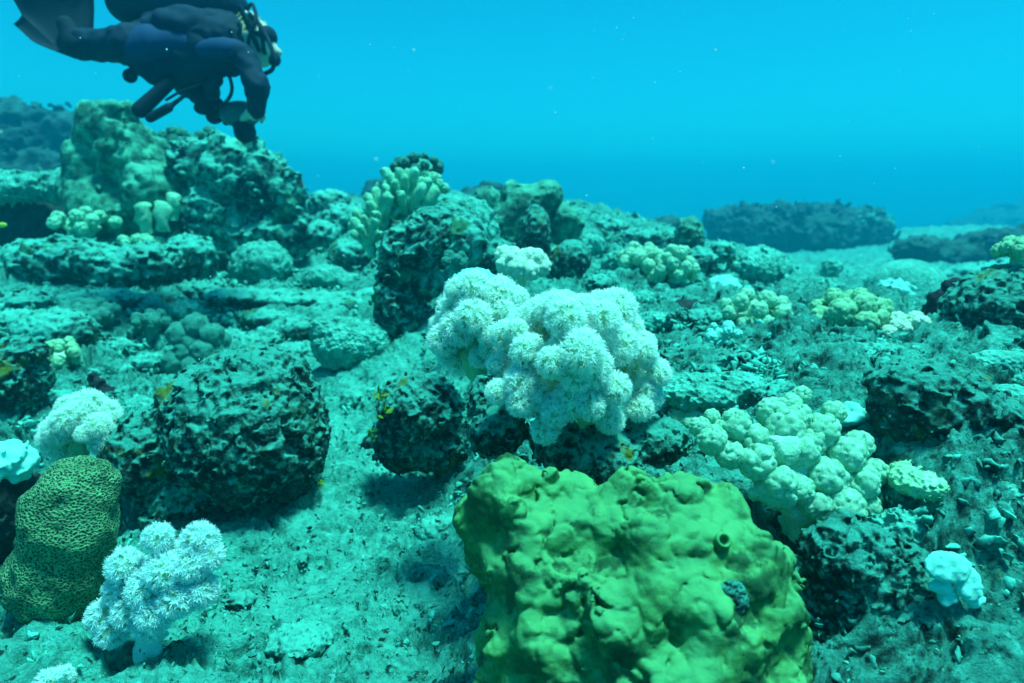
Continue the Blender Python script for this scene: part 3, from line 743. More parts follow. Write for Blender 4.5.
# ---- right foreground plateau
massive('crusted_rock', 'low dark rock with rusty and yellow crusts at the right', 'rock', [(932, 408, 60, 46, 0, 50), (905, 384, 34, 22), (985, 426, 36, 34)], 'crag', 26, 5, 'rock_dark', Y=1.05, px_h=1.5, second=('crag', 9, 1.8), k=.6)
massive('crusted_rock', 'small rust brown hole and hump left of the low dark rock', 'rock', [(845, 382, 24, 12, 0, 20)], 'crag', 12, 4, 'rock_black', Y=1.4, px_h=1.3)
massive('crusted_rock', 'dark weedy rock just right of the big white soft coral', 'rock', [(676, 362, 24, 14), (700, 352, 24, 8)], 'crag', 12, 4, 'rock_dark', Y=1.6, px_h=1.3)
massive('crusted_rock', 'flat dark rock with green crust below the yellow soft coral', 'rock', [(800, 338, 40, 14, 0, 30), (830, 348, 36, 12)], 'crag', 12, 3.4, 'rock_dark', Y=1.75, px_h=1.3)
massive('rock_slab', 'rounded slab of turf with a dark opening beneath, right of the white coral', 'rock', [(700, 392, 44, 18, 0, 34), (735, 385, 30, 12)], 'crag', 12, 3, 'stone_coral', Y=1.3, px_h=1.3)
cluster('knob_coral', 'whitish blue small knobs on the pale ground right of centre', 'coral', (722, 335), 16, 12, 12, 'cauli_fine', 6, 'pale_smooth', base=(722, 346))
for i, (cx, cy, w, h, lab) in enumerate([(1000, 362, 30, 10, 'bumpy bead coral band at the right edge above the crusted rock'), (970, 368, 34, 10, 'bumpy bead coral band nearer the centre above the crusted rock'), (1010, 400, 26, 14, 'bead coral lump over the dark hole at the right edge')]):
    massive('bead_coral', lab, 'coral', [(cx, cy, w, h, 0, h * 1.6)], 'knob', 8, 2.6, 'stone_coral', Y=1.30 - .12 * (i == 2), px_h=1.2)
massive('shell_coral', 'smooth pale triangular coral plate left of the low crusted rock', 'coral', [(843, 418, 22, 7, 0, 16), (853, 411, 12, 8, 8), (832, 420, 12, 5)], 'smooth', 20, .8, 'pale_smooth', Y=1.12, px_h=1.2)

CC = [(712, 440, 0, .85), (735, 425, 12, .9), (757, 462, -14, 1.0), (730, 455, -6, .8), (785, 428, 14, 1.1), (772, 413, 30, .9), (802, 450, 0, 1.0), (778, 482, -22, 1.0), (800, 490, -20, .8), (822, 430, 20, 1.0),
      (847, 455, 8, 1.05), (826, 478, -8, 1.15), (815, 504, -20, .9), (845, 508, -24, 1.1), (862, 482, -4, 1.0), (755, 438, 4, .8), (700, 427, 10, .6), (868, 506, -10, .7), (790, 405, 40, .7), (834, 412, 40, .7)]
cluster('soft_coral', 'green and cream cauliflower soft coral right of the lumpy green coral', 'soft coral', (780, 462), 85, 42, 0, 'cauli_fine', 16.5, 'soft_pale', Y=.98, base=(800, 512), seed=4,
        centers=CC + [(cx + 12, cy - 10, dd + 14, k_ * .8) for cx, cy, dd, k_ in CC[::2]])
massive('turf_rock', 'dark pitted rock face below the cauliflower soft coral, lower right', 'rock', [(870, 610, 76, 80, 20, 50), (846, 550, 40, 34, 16), (965, 650, 90, 66, 10, 60), (1030, 600, 50, 60, 20), (820, 680, 40, 60, 0)], 'crag', 30, 7, 'rock_dark', Y=.84, px_h=1.6,
        second=('crag', 11, 3.4), k=.6)
massive('coral_crust', 'pale sugary crust on the slope at the lower right', 'coral', [(900, 540, 34, 30, 0, 20), (985, 520, 46, 40, 10, 30)], 'crag', 14, 5, 'stone_coral', Y=.92, px_h=1.4, second=('knob', 6, 1.5))
massive('ridged_coral', 'yellow green coral with wavy ridges on the right slope', 'coral', [(930, 480, 38, 14, 0, 34), (962, 472, 32, 15, 16, 30), (978, 490, 24, 13, 6), (912, 474, 20, 12, 10)], 'ridge', 10, 3.2, 'soft_yellow', base=(940, 500), px_h=1.1)
t = thing('disc_coral', 'group of smooth pale overlapping discs on the lower right slope', 'coral', P(952, 606, .82))
for (cx, cy, w, h) in [(948, 567, 25, 17), (968, 583, 15, 19), (941, 586, 13, 9), (948, 597, 11, 9), (975, 600, 12, 7)]:
    Yd = .80; s = mpp(cx, cy, Yd); og = P(cx, cy, Yd)
    v, q = vox(ell((0, 0, 0), (w * s * .93, 5 * s, h * s * .93)), 1.2 * s, detail_fn('smooth', 16 * s, .7 * s, cx * .1), 3 * s)
    o = link('disc', mesh_from('disc', v, q, M['pale_smooth']), t, tuple(Vector(og) - t.location))
    o.rotation_euler = (R(-28), 0, 0)

# ---- green lumpy coral, the nearest big thing
YG = .78
g, sg, og, _ = massive('lobe_coral', 'huge yellow green lumpy coral filling the lower centre', 'coral',
        [(660, 628, 135, 126, 16, 112), (560, 606, 72, 96, 30, 80), (502, 520, 38, 68, 60, 46), (546, 540, 50, 68, 44, 50), (668, 518, 70, 36, 26, 60), (726, 584, 58, 66, 10, 60), (650, 700, 150, 100, 0, 110), (540, 660, 50, 100, 20, 70), (545, 570, 42, 40, 20)],
        'lump', 15, 6.2, 'lobe_green', Y=YG, base=(620, 700), px_h=1.35, k=.6, off=.13)
for (cx, cy) in [(723, 541), (689, 632), (700, 672)]:
    Yv = YG - .07 if cy > 600 else YG - .045
    s = mpp(cx, cy, Yv); c = P(cx, cy, Yv)
    vs = []; fs = []; seg = 22
    prof = [(9, -6), (8.5, 0), (8, 3), (6.5, 4.5), (5, 3.5), (4, 0), (3.4, -6)]
    for (rr, z) in prof:
        for j in range(seg):
            a = 2 * math.pi * j / seg; vs.append((rr * s * math.cos(a), rr * s * math.sin(a), z * s))
    for i in range(len(prof) - 1):
        for j in range(seg): fs.append((i * seg + j, i * seg + (j + 1) % seg, (i + 1) * seg + (j + 1) % seg, (i + 1) * seg + j))
    o = link('siphon_rim', mesh_from('siphon_rim', vs, fs, M['lobe_green']), g, tuple(Vector(c) - g.location))
    o.rotation_euler = (R(48), 0, R(10))
massive('dead_patch', None, None, [(728, 600, 20, 22, 0, 14), (716, 615, 14, 14)], 'crag', 9, 3, 'rock_dark', Y=YG - .07, px_h=1.2, parent=g, second=('crag', 5, 1.5))
massive('rock_pedestal', 'dark crusted rock between the white soft coral and the lumpy green coral', 'rock', [(600, 455, 46, 34, 20, 50), (560, 440, 30, 30, 20), (496, 428, 30, 30, 24), (484, 404, 15, 30, 34), (650, 440, 40, 24, 30), (630, 478, 36, 18)], 'crag', 14, 4, 'rock_dark', Y=1.05, px_h=1.4,
        second=('crag', 6, 1.4))

# ---- the white soft corals
def scatter_lobes(ctr, rx, ry, n, seed, low=-.6):
    r = np.random.default_rng(seed); out = []; ga = math.pi * (3 - math.sqrt(5))
    for i in range(n):
        z = 1 - (1 - low) * (i + .5) / n; sr = math.sqrt(max(0, 1 - z * z)); a = ga * i + r.normal(0, .45)
        k = 1 + r.normal(0, .10)
        out.append((ctr[0] + rx * .82 * sr * math.cos(a) * k, ctr[1] - ry * .82 * z * k, rx * .75 * sr * math.sin(a) * k, float(np.clip(1 + r.normal(0, .22), .6, 1.4))))
    return out
main = scatter_lobes((574, 364), 82, 78, 68, 3, -.6) + [(545, 430, -48, .9), (556, 412, -55, .95), (520, 402, -50, .9), (498, 392, -40, .8), (610, 420, -40, .9), (640, 408, -20, .9), (645, 390, -10, .8), (590, 405, -60, .95)]
cluster('soft_coral', 'largest bright white soft coral of feathery polyps, in the centre', 'soft coral', (572, 358), 84, 68, 0, 'polyps', 15.5, 'polyp_white', trunk_m='polyp_stem', Y=1.10, base=(585, 440), centers=main, seed=1)
cluster('soft_coral', 'feathery cream soft coral leaning left, behind the largest white one', 'soft coral', (474, 330), 42, 48, 0, 'polyps', 14.5, 'polyp_white', trunk_m='polyp_stem', Y=1.27, base=(480, 392),
        centers=scatter_lobes((478, 332), 43, 56, 38, 8, -.7) + [(500, 290, 0, 1), (515, 300, 10, 1)], seed=2)
cluster('soft_coral', 'small nubbly whitish soft coral behind the top of the large white one', 'soft coral', (522, 267), 20, 13, 0, 'cauli', 8, 'soft_cream', Y=1.75, base=(522, 290),
        centers=scatter_lobes((522, 267), 24, 16, 20, 9, -.4))
massive('coral_mound', 'speckled pale dome between the two large white soft corals and the outcrop', 'coral', [(475, 285, 24, 16)], 'smooth', 10, 1.2, 'pale_smooth', Y=1.6, px_h=1.2)
cluster('soft_coral', 'bluish white feathery soft coral at the lower left corner', 'soft coral', (152, 585), 60, 52, 0, 'polyps', 20, 'polyp_blue', trunk_m='polyp_blue', Y=1.0, base=(150, 640),
        centers=[(158, 538, 0, .75), (200, 540, 4, .9), (208, 556, 0, .8), (125, 566, 0, .9), (190, 565, -8, .9), (165, 572, -12, 1.0), (145, 590, -12, .95), (120, 590, 0, .8), (200, 590, -6, .9), (178, 598, -14, 1), (155, 612, -16, 1), (130, 612, -8, .9), (105, 616, 0, .9),
                 (112, 632, -6, .8), (150, 625, -14, .8), (185, 580, 12, .9), (170, 555, 8, .8), (140, 575, 14, .9)], seed=5, trunk=True)
cluster('soft_coral', 'blurred pale fluffy soft coral between left edge and dark boulder', 'soft coral', (78, 430), 30, 26, 0, 'polyps', 15, 'polyp_white', trunk_m='polyp_stem', Y=1.55, base=(80, 458),
        centers=scatter_lobes((80, 432), 33, 30, 20, 12, -.4), seed=6)
cluster('soft_coral', 'small white soft coral tuft cut by the bottom edge at the left', 'soft coral', (55, 684), 17, 14, 0, 'polyps', 12, 'polyp_blue', trunk_m='polyp_blue', Y=.93, base=(55, 700),
        centers=scatter_lobes((55, 684), 18, 14, 8, 13, -.2), seed=7)

# ---- left foreground
massive('boulder', 'large dark pitted boulder with yellow green crust, left foreground', 'rock',
        [(248, 430, 74, 78, 0, 80), (260, 396, 48, 50, 6, 60), (156, 452, 48, 46, 0, 52), (284, 446, 38, 46, 0, 50), (222, 498, 78, 36, 0, 60), (205, 408, 44, 40, 8)], 'crag', 30, 5, 'rock_dark', Y=1.58, base=(220, 545), px_h=1.35, second=('crag', 11, 2.6), k=.45, off=.52,
        holes=[(296, 446, 17, 15, -52), (262, 478, 22, 9, -76), (180, 500, 30, 12, -70), (212, 440, 10, 8, -92), (148, 455, 9, 6, -60), (235, 530, 90, 14, -70)])
massive('boulder', 'dark undercut rock with green algae left of the white soft coral', 'rock', [(420, 408, 42, 36, 0, 40), (405, 440, 32, 32, 10), (438, 440, 30, 32, 14)], 'crag', 18, 5, 'rock_dark', Y=1.65, base=(415, 478), px_h=1.3, second=('crag', 8, 1.8), holes=[(425, 450, 26, 18, -36), (396, 452, 10, 8, -34)])
massive('honeycomb_coral', 'upright olive honeycomb coral column at the lower left', 'coral', [(70, 522, 42, 58, 0, 44), (58, 576, 46, 50, 0, 44), (88, 484, 24, 26, 6)], 'comb', 6.5, 1.1, 'honeycomb', Y=1.12, base=(65, 620), px_h=1.05, k=.9)
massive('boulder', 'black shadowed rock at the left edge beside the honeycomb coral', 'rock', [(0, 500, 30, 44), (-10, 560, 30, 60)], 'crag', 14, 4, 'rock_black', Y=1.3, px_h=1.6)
massive('coral_mound', 'smooth pale rounded coral cut by the left edge', 'coral', [(8, 462, 26, 20)], 'smooth', 14, 1.5, 'pale_smooth', Y=1.3, px_h=1.4)
massive('boulder', 'crusty dark rock at the left edge above the smooth pale coral', 'rock', [(10, 378, 34, 38), (-20, 390, 40, 40), (22, 352, 24, 16)], 'crag', 14, 4.5, 'rock_dark', base=(15, 418), px_h=1.4, second=('crag', 7, 1.6))
cluster('bubble_coral', 'cluster of pale yellowish knobs beside the left edge rock', 'coral', (55, 357), 22, 17, 26, 'ball', 5.5, 'soft_yellow', base=(55, 374), low=-.5)
cluster('lobed_coral', 'group of smooth rounded lobes behind the large dark boulder', 'coral', (200, 348), 36, 26, 0, 'ball', 13, 'stone_coral', base=(200, 374),
        centers=[(180, 335, 0, 1), (196, 326, 4, 1), (212, 335, 0, .95), (186, 352, -4, .9), (204, 352, -6, 1.05), (176, 362, -6, 1.0), (194, 366, -10, .95), (214, 350, 0, .8), (222, 340, 8, .7), (190, 343, -2, .8)])
massive('coral_mound', 'dark rounded mound behind the smooth lobed corals', 'coral', [(188, 312, 15, 12)], 'smooth', 8, 1, 'stone_coral', base=(188, 326))
cluster('bushy_coral', 'fuzzy round coral tuft on the sand left of the lobed corals', 'coral', (152, 324), 15, 12, 18, 'cauli_fine', 6, 'stone_coral', base=(152, 338))
cluster('bubble_coral', 'row of rounded knobs on the slope at the left, above the sand', 'coral', (85, 315), 24, 13, 22, 'ball', 7, 'stone_coral', base=(85, 332))
massive('coral_rock', 'sandy block of lobed coral left of the central outcrop foot', 'coral', [(345, 345, 30, 26), (325, 330, 14, 12), (370, 345, 18, 22)], 'knob', 10, 3, 'stone_coral', base=(345, 378), px_h=1.3, second=('crag', 8, 1.5))
massive('coral_rock', 'olive knob on top of the sandy block beside the outcrop foot', 'coral', [(338, 330, 11, 14, -10)], 'knob', 8, 1.5, 'rock_green', base=(340, 372), px_h=1.3)
massive('sponge', 'small black jagged sponge on the sand at the left', 'sponge', [(98, 384, 7, 7), (104, 392, 10, 6), (92, 378, 4, 6)], 'crag', 6, 3, 'sponge_dark', base=(100, 398), px_h=1.0)
for i, (px, py, w, h, m_, lab) in enumerate([
    (55, 330, 40, 20, 'rock_mid', 'low crusty rock above the yellowish knobs at the left'), (20, 322, 26, 12, 'rock_mid', 'flat dark rock at the left edge below the slope'),
    (120, 345, 14, 6, 'stone_coral', 'small flat stone on the sand beneath the fuzzy tuft'), (300, 330, 20, 12, 'rock_mid', 'low rubbly rock below the long ledge'),
    (265, 318, 26, 9, 'rock_mid', 'flat rubble heap under the left part of the ledge'), (230, 338, 16, 9, 'rock_mid', 'small rock right of the smooth lobed corals'),
    (285, 560, 22, 7, 'rock_dark', 'small dark stone on the sand below the large boulder'), (140, 408, 18, 10, 'stone_coral', 'pale rock at the upper left of the large boulder'),
    (370, 445, 9, 8, 'rock_black', 'black pebble beside the undercut rock'), (340, 500, 12, 5, 'rock_mid', 'small flat stone right of the large boulder foot'),
    (60, 400, 22, 8, 'rock_mid', 'flat weedy stone left of the black sponge'), (780, 372, 20, 8, 'rock_mid', 'low weedy stone in the middle of the right plateau'),
    (745, 362, 18, 8, 'rock_mid', 'small green crusted hump on the right plateau'), (655, 320, 20, 8, 'stone_coral', 'pale low hump behind the right of the white coral'),
    (640, 300, 14, 7, 'rock_mid', 'small rock below the left pale soft coral'), (690, 420, 22, 14, 'soft_pale', 'pale lump under the turf slab beside the white coral'),
    (668, 430, 12, 8, 'stone_coral', 'small pale stone touching the white coral on its right'), (880, 352, 26, 8, 'stone_coral', 'smooth pale hump below the whitish soft coral'),
    (1005, 500, 26, 14, 'stone_coral', 'pale stone at the right edge beside the ridged coral'), (720, 385, 18, 6, 'stone_coral', 'flat pale stone on top of the turf slab')]):
    massive('reef_rock', lab, 'rock', [(px, py, w, h), (px + w * .5, py + h * .3, w * .5, h * .6)], 'crag', 9, 2.4, m_, base=(px, py + h), px_h=1.3, second=('knob', 5, 1.2))

for (px, py, w, h, m_, lab) in [
    (95, 300, 44, 10, 'rock_mid', 'long crusty ledge just below the rubbly slope at the left'), (25, 300, 30, 9, 'rock_mid', 'low dark ledge at the left edge under the rubbly slope'),
    (205, 292, 24, 10, 'rock_mid', 'crusty lump at the left start of the long ledge'), (150, 362, 20, 8, 'rock_mid', 'low crusty lump on the sand left of the smooth lobes'),
    (300, 352, 26, 9, 'rock_mid', 'crusty hump between large boulder and sandy coral block'), (262, 340, 22, 8, 'stone_coral', 'pale encrusted hump behind the large boulder top'),
    (352, 400, 12, 8, 'rock_mid', 'small crusty stone between the two dark boulders'), (345, 470, 18, 8, 'rock_mid', 'low crusty stone in the channel left of the undercut rock'),
    (440, 530, 26, 10, 'rock_mid', 'low crusted lump in the channel beside the lumpy green coral'), (400, 600, 30, 9, 'stone_coral', 'flat pale crusted lump low in the channel'),
    (300, 640, 34, 10, 'rock_mid', 'flat crusted patch of rock at the bottom left of the channel'), (240, 600, 16, 8, 'rock_mid', 'crusted stone right of the bluish white soft coral'),
    (780, 392, 34, 10, 'rock_mid', 'broad crusty hump in the middle of the right plateau'), (720, 372, 26, 8, 'rock_dark', 'dark crusty hollowed hump behind the turf slab'),
    (830, 365, 34, 10, 'rock_mid', 'crusty ridge below the yellow soft coral'), (960, 390, 36, 10, 'rock_mid', 'crusty ridge running to the right edge'),
    (790, 312, 20, 8, 'rock_mid', 'crusty lump right of the pale bluish knobs'), (705, 318, 20, 8, 'rock_mid', 'crusty lump left of the pale bluish knobs'),
    (560, 300, 24, 8, 'rock_mid', 'crusty lump just behind the top of the big white coral'), (610, 310, 22, 8, 'rock_mid', 'crusty lump behind the right shoulder of the big white coral'),
    (1000, 455, 30, 14, 'rock_dark', 'dark crusted lump at the right edge above the ridged coral'), (890, 450, 26, 12, 'rock_dark', 'dark crusted lump between cauliflower coral and ridged coral')]:
    massive('encrusted_rock', lab, 'rock', [(px, py, w, h, 0, w * .8), (px - w * .45, py + h * .4, w * .5, h * .7), (px + w * .4, py - h * .3, w * .4, h * .7)], 'crag', 10, 3.4, m_, base=(px, py + h), px_h=1.35, second=('crag', 5, 1.2))

# ================================================================== DIVER
YD = 3.3
def D(px, py, dy=0): return P(px, py, YD + dy)
dorg = D(190, 50)
diver = thing('person', 'diver in a dark wetsuit hovering above the reef with a camera', 'person', dorg)
sD = mpp(190, 50, YD)
def d(px, py, dy=0): return D(px, py, dy) - dorg
def body_prims(g=0.0):
    c = lambda a, b, ra, rb: cone(a, b, ra + g, rb + g)
    hip, chest, neck = d(158, 50), d(222, 42), d(243, 36)
    ps = [ell(hip, (.15 + g, .14 + g, .11 + g)), c(hip, d(190, 48), .11, .105), c(d(190, 48), chest, .105, .125), ell(chest, (.14 + g, .18 + g, .115 + g)), c(chest, neck, .085, .055)]
    # near leg: thigh and bent shin, ankle; far leg
    for dy, kx, ky, ax, ay in ((-.09, 128, 44, 90, 44), (.10, 132, 48, 96, 48)):
        k, a = d(kx, ky, dy * 1.6), d(ax, ay, dy * 1.4)
        ps += [c(hip + np.array([0, dy, 0]), k, .092, .062), c(k, a, .062, .040), c(a, d(ax - 8, ay - 3, dy * 1.4), .042, .038)]
    # arms: shoulder, elbow, wrist
    ps += [c(d(244, 56, -.20), d(257, 86, -.24), .040, .034), c(d(257, 86, -.24), d(257, 110, -.2), .033, .024)]
    ps += [c(d(226, 58, .19), d(186, 84, .12), .048, .038), c(d(186, 84, .12), d(219, 110, .02), .037, .028)]
    return ps
head_c = d(252, 42, 0)
def hand_prims(w, to, side):
    w = np.array(w); f = np.array(to) - w; L = np.linalg.norm(f); f = f / L
    s = np.cross(f, (0, 0, 1)); s /= np.linalg.norm(s); n_ = np.cross(s, f)
    pr = [cone(w, w + f * .03, .030, .034), cone(w + f * .03 - s * .02, w + f * .085 - s * .022, .019, .016), cone(w + f * .03 + s * .015, w + f * .085 + s * .02, .019, .016)]
    for i, (o_, l_) in enumerate(((-.030, .062), (-.011, .074), (.009, .070), (.028, .056))):
        b = w + f * .085 + s * o_; m_ = b + f * l_ * .55 - n_ * .012; e = m_ + f * l_ * .25 - n_ * l_ * .45
        pr += [cone(b, m_, .0095, .009), cone(m_, e, .009, .0075)]
    b = w + f * .03 + s * side * .03; m_ = b + f * .03 + s * side * .025; pr += [cone(b, m_, .013, .011), cone(m_, m_ + f * .03 - n_ * .015, .011, .008)]
    return pr
hands = hand_prims(d(257, 110, -.2), d(246, 121, -.12), 1) + hand_prims(d(219, 110, .02), d(236, 117, -.02), -1)
headp = [ell(head_c, (.098, .078, .105)), ell(head_c + np.array([.045, 0, -.05]), (.05, .05, .055)), cone(d(243, 38), head_c, .055, .06), cone(head_c + np.array([.085, 0, -.02]), head_c + np.array([.115, 0, -.045]), .013, .017),
         ell(head_c + np.array([.0, -.08, -.01]), (.02, .010, .032)), ell(head_c + np.array([.0, .08, -.01]), (.02, .010, .032))]
hb = union(hands, .006)
bp_ = union(body_prims() + headp, .03)
def whole(p): return smin(bp_(p), hb(p), .01)
whole.lo = np.minimum(bp_.lo, hb.lo); whole.hi = np.maximum(bp_.hi, hb.hi)
v, q = vox(whole, .0065); link('body', mesh_from('body', v, q, M['skin']), diver)
suit = union(body_prims(.014), .03)
def suit_f(p): return np.maximum(suit(p), -.2)
suit_f.lo, suit_f.hi = suit.lo, suit.hi
wr = lambda p: 0.0025 * noise(p, .05, 0)
v, q = vox(suit_f, .009, wr, .02); ws = link('wetsuit', mesh_from('wetsuit', v, q, M['neoprene']), diver)
def simple(name, prims, k, h, m, parent=diver, detail=None, amp=0, label=None):
    v, q = vox(union(prims, k), h, detail, amp); o = link(name, mesh_from(name, v, q, M[m]), parent)
    if label: o['label'] = label
    return o
simple('blue_lit_patch', [ell(d(172, 44, -.14), (.14, .06, .065)), cone(d(150, 45, -.13), d(132, 47, -.15), .085, .07)], .03, .008, 'neoprene_blue_lit', ws, label='bluish light on the wetsuit thigh, put into the colour')  # bluish light on the thigh, laid over the suit as coloured pieces
simple('blue_lit_patch', [ell(d(222, 50, -.18), (.12, .05, .05))], .03, .008, 'neoprene_blue_lit', ws, label='bluish light on the side under the arm, put into the colour')  # same for the bluish light along the side
# fins: long blades swept up and left
def fin(root_px, root_py, dy, tip_px, tip_py, wd, name='fin'):
    a = d(root_px, root_py, dy); b = d(tip_px, tip_py, dy); ax = (b - a); L_ = np.linalg.norm(ax); ax /= L_
    sd = np.array([.80, .25, .55]); sd -= ax * (sd @ ax); sd /= np.linalg.norm(sd); n_ = np.cross(ax, sd)
    vs = []; fs = []; nu, nv = 14, 9
    for side in (1, -1):
        for i in range(nu + 1):
            t_ = i / nu; w = wd * (.45 + .55 * min(1, t_ * 1.6)) * .5; z0 = .05 * math.sin(t_ * 2.6)
            for j in range(nv + 1):
                s_ = j / nv * 2 - 1; rib = .012 if abs(abs(s_) - 1) < .12 or abs(s_) < .06 else .004
                e_ = -.03 * abs(s_) * (t_ > .95)
                vs.append(a + ax * (L_ * t_ + e_) + sd * w * s_ + n_ * (z0 + side * rib))
    N_ = (nu + 1) * (nv + 1)
    for o_ in (0, N_):
        for i in range(nu):
            for j in range(nv):
                k0 = o_ + i * (nv + 1) + j; q4 = (k0, k0 + 1, k0 + nv + 2, k0 + nv + 1); fs.append(q4 if o_ == 0 else q4[::-1])
    ring = [i * (nv + 1) for i in range(nu + 1)] + [nu * (nv + 1) + j for j in range(1, nv + 1)] + [i * (nv + 1) + nv for i in range(nu - 1, -1, -1)] + list(range(nv - 1, 0, -1))
    for i in range(len(ring)):
        x0, x1 = ring[i], ring[(i + 1) % len(ring)]; fs.append((x0, x0 + N_, x1 + N_, x1))
    f_ = link(name, mesh_from(name, vs, fs, M['rubber']), diver)
    simple('foot_pocket', [cone(a + np.array([.07, 0, .0]), a, .05, .05), cone(a, a + ax * .09, .05, .035)], .03, .008, 'rubber', f_)
    return f_
fin(76, 45, -.13, 40, -26, .30)
fin(82, 48, .14, 30, -2, .28)
simple('tank', [cone(d(128, 2, .0), d(226, 6, 0), .092, .092), cone(d(226, 6, 0), d(240, 10, 0), .07, .03)], .04, .008, 'tank_paint')
simple('tank_valve', [cone(d(240, 12), d(250, 15), .022, .018), cone(d(246, 14, -.05), d(246, 14, .05), .014, .014), ell(d(252, 20), (.03, .025, .025))], .01, .004, 'metal')
simple('buoyancy_jacket', [ell(d(196, 32, 0), (.25, .19, .10)), ell(d(205, 55, -.14), (.16, .06, .10)), ell(d(160, 68, -.10), (.11, .07, .075)), ell(d(205, 55, .14), (.16, .06, .10)), ell(d(185, 66, -.08), (.16, .09, .07)), cone(d(215, 62, -.1), d(232, 66, -.12), .05, .04)], .04, .009, 'neoprene',
       detail=lambda p: -.004 * noise(p, .09, 1), amp=.02)
simple('strap', [cone(d(232, 30, -.16), d(240, 62, -.17), .014, .014)], .01, .004, 'rubber')
def tube(name, pts, r_, m, parent=diver):
    pts = [np.array(p_, float) for p_ in pts]; q = [2 * pts[0] - pts[1]] + pts + [2 * pts[-1] - pts[-2]]; path = []
    for i in range(1, len(q) - 2):
        for t_ in np.linspace(0, 1, 9)[:(9 if i == len(q) - 3 else 8)]:
            path.append(.5 * (2 * q[i] + (q[i + 1] - q[i - 1]) * t_ + (2 * q[i - 1] - 5 * q[i] + 4 * q[i + 1] - q[i + 2]) * t_ ** 2 + (3 * q[i] - q[i - 1] - 3 * q[i + 1] + q[i + 2]) * t_ ** 3))
    vs = []; fs = []; n = 8
    for i, c in enumerate(path):
        tg = path[min(i + 1, len(path) - 1)] - path[max(i - 1, 0)]; tg /= np.linalg.norm(tg) + 1e-9
        a = np.cross(tg, (0, 1, .13)); a /= np.linalg.norm(a); b = np.cross(tg, a)
        for j in range(n): vs.append(c + r_ * (a * math.cos(j * 2 * math.pi / n) + b * math.sin(j * 2 * math.pi / n)))
    for i in range(len(path) - 1):
        for j in range(n): fs.append((i * n + j, i * n + (j + 1) % n, (i + 1) * n + (j + 1) % n, (i + 1) * n + j))
    return link(name, mesh_from(name, vs, fs, M[m]), parent)
tube('hose', [d(250, 14, -.03), d(262, 28, -.12), d(272, 50, -.2), d(273, 68, -.2), d(262, 75, -.18)], .0095, 'rubber')
tube('hose', [d(250, 16, -.05), d(258, 22, -.15), d(262, 36, -.16), d(264, 50, -.08), d(266, 56, 0)], .009, 'rubber')
tube('hose', [d(246, 12, .03), d(252, 4, -.1), d(256, 18, -.2), d(250, 34, -.22), d(246, 60, -.2)], .008, 'rubber')
tube('hose', [d(226, 66, -.16), d(232, 88, -.2), d(226, 102, -.2), d(214, 108, -.16)], .008, 'rubber')
tube('hose', [d(215, 70, -.16), d(200, 84, -.2), d(180, 92, -.2), d(166, 100, -.18)], .006, 'rubber')
simple('mask', [ell(head_c + np.array([.075, 0, .025]), (.035, .072, .042)), cone(head_c + np.array([.06, -.06, .02]), head_c + np.array([-.06, -.078, .03]), .012, .012)], .015, .005, 'rubber')
simple('regulator', [ell(head_c + np.array([.095, 0, -.075]), (.028, .036, .03))], .01, .005, 'rubber')
simple('hair', [ell(head_c + np.array([-.025, 0, .025]), (.098, .087, .092)), cone(head_c + np.array([-.06, 0, .02]), head_c + np.array([-.10, 0, -.09]), .05, .02)], .03, .006, 'hair', detail=lambda p: -.008 * noise(p, .025, 1), amp=.02)
simple('snorkel', [cone(head_c + np.array([.06, -.09, -.05]), head_c + np.array([0.0, -.11, .12]), .011, .011)], .005, .004, 'rubber')
simple('gauge_console', [cone(d(168, 84, -.16), d(140, 110, -.2), .028, .034)], .01, .006, 'rubber')
simple('torch', [cone(d(168, 108, -.2), d(150, 118, -.2), .020, .020), cone(d(192, 90, -.16), d(168, 108, -.2), .006, .012)], .01, .005, 'rubber')
simple('octopus_regulator', [ell(d(130, 76, -.1), (.03, .03, .03)), cone(d(130, 76, -.1), d(138, 66, -.1), .015, .015)], .02, .005, 'rubber')
simple('gauge', [ell(d(212, 92, -.18), (.035, .03, .04)), ell(d(204, 108, -.14), (.045, .03, .03)), ell(d(216, 80, -.16), (.03, .03, .03))], .02, .005, 'rubber')
# camera in an underwater housing, held in both hands
cl = D(240, 118, -.12); camt = thing('dive_camera', 'grey underwater camera housing held out by the diver', 'camera', cl)
def cc(px, py, dy=0): return D(px, py, -.12 + dy) - cl
def csimple(name, prims, k, h, m, parent): return simple(name, prims, k, h, m, parent)
csimple('housing', [cone(cc(230, 114), cc(250, 114), .045, .045), ell(cc(240, 114), (.075, .05, .055))], .02, .006, 'housing', camt)
lp = csimple('lens_port', [cone(cc(242, 120), cc(245, 132), .042, .048)], .005, .006, 'rubber', camt)
csimple('port_glass', [ell(cc(246, 134), (.04, .04, .03))], .005, .006, 'lens_glass', lp)
csimple('handle', [cone(cc(254, 108), cc(252, 122), .016, .016)], .005, .005, 'rubber', camt)
csimple('handle', [cone(cc(228, 108), cc(226, 122), .016, .016)], .005, .005, 'rubber', camt)
csimple('strobe', [cone(cc(214, 116, .03), cc(226, 112, .03), .036, .03)], .005, .006, 'rubber', camt)

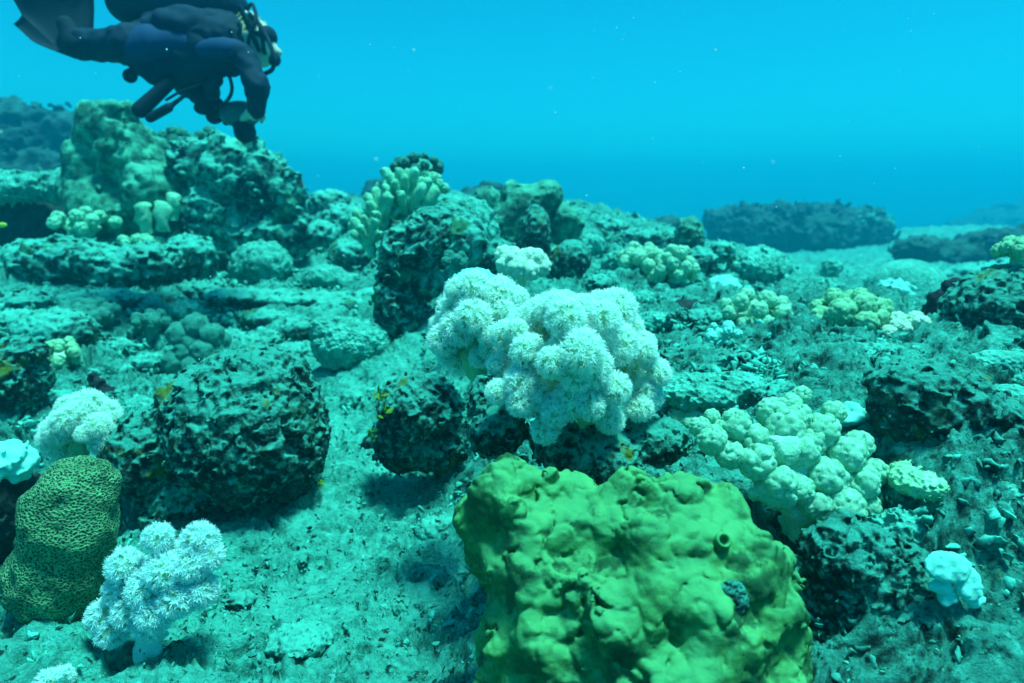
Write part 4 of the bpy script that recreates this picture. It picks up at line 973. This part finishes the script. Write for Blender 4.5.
# small yellow fish at the left edge
fo = P(2, 225, 3.2); fish = thing('fish', 'tiny yellow fish against the dark hollow at the left edge', 'fish', fo)
sf = mpp(2, 225, 3.2)
simple('fish_body', [ell((0, 0, 0), (5 * sf, 1.3 * sf, 2.6 * sf))], .01 * sf, .5 * sf, 'fish_yellow', fish)
link('tail_fin', mesh_from('tail_fin', [(-4.5 * sf, .3 * sf, 0), (-8 * sf, .3 * sf, 2.6 * sf), (-7 * sf, .3 * sf, 0), (-8 * sf, .3 * sf, -2.6 * sf), (-4.5 * sf, -.3 * sf, 0), (-8 * sf, -.3 * sf, 2.6 * sf), (-7 * sf, -.3 * sf, 0), (-8 * sf, -.3 * sf, -2.6 * sf)],
     [(0, 1, 2, 3), (7, 6, 5, 4), (0, 4, 5, 1), (3, 7, 4, 0)], M['fish_yellow'], False), fish)

# algae tufts on the undercut rock
def tuft(px, py, Y, n, ln, m='algae_green', label='small bright green algae tuft on the undercut rock', seed=0):
    r = np.random.default_rng(seed); s = mpp(px, py, Y); V = []; Fc = []
    for i in range(n):
        d_ = Vector((r.normal(0, .7), r.normal(-.3, .5), abs(r.normal(.5, .5)) + .1)).normalized(); sd = d_.orthogonal().normalized()
        b = Vector(r.normal(0, 2.2, 3)) * s; k0 = len(V); l = ln * s * (.6 + r.random() * .6)
        for t_, w in ((0, .5), (.4, 1.3), (.8, 1.4), (1, .4)):
            c = b + d_ * l * t_; V.append(c - sd * w * s); V.append(c + sd * w * s)
        for q_ in range(3): Fc.append((k0 + 2 * q_, k0 + 2 * q_ + 1, k0 + 2 * q_ + 3, k0 + 2 * q_ + 2))
    o = link('algae_tuft', mesh_from('algae_tuft', np.array([tuple(x) for x in V]), Fc, M[m]), None, tuple(P(px, py, Y)))
    tag(o, label, 'algae')
tuft(381, 397, 1.5, 14, 7, seed=1, label='green algae tuft at the upper left of the undercut rock')
tuft(386, 412, 1.49, 12, 6, seed=2, label='middle green algae tuft on the left of the undercut rock')
tuft(371, 436, 1.5, 12, 7, seed=3, label='lowest green algae tuft beside the undercut rock')
tuft(322, 484, 1.45, 10, 5, seed=4, label='lime green algae tuft at the right foot of the large boulder')

build_seabed()
build_rubble()

# drifting particles in the water
r = np.random.default_rng(99); V = []; Fc = []
for i in range(130):
    Y = float(np.exp(r.uniform(math.log(.5), math.log(5)))); px, py = r.uniform(-60, 1084), r.uniform(-40, 420); c = P(px, py, Y)
    if c[2] > 3.3 or c[2] < H(c[0], c[1])[0] + .12: continue
    s = .0008 * (.5 + r.random()) * (Y ** .5); k0 = len(V)
    for a in ((1, 0, 0), (-1, 0, 0), (0, 1, 0), (0, -1, 0), (0, 0, 1), (0, 0, -1)): V.append(c + np.array(a) * s * (1 + .5 * r.random()))
    for a, b, e in ((0, 2, 4), (2, 1, 4), (1, 3, 4), (3, 0, 4), (2, 0, 5), (1, 2, 5), (3, 1, 5), (0, 3, 5)): Fc.append((k0 + a, k0 + b, k0 + e))
o = link('drifting_particles', mesh_from('drifting_particles', V, Fc, M['snow'])); o['kind'] = 'stuff'
tot = sum(len(m_.polygons) for m_ in bpy.data.meshes)
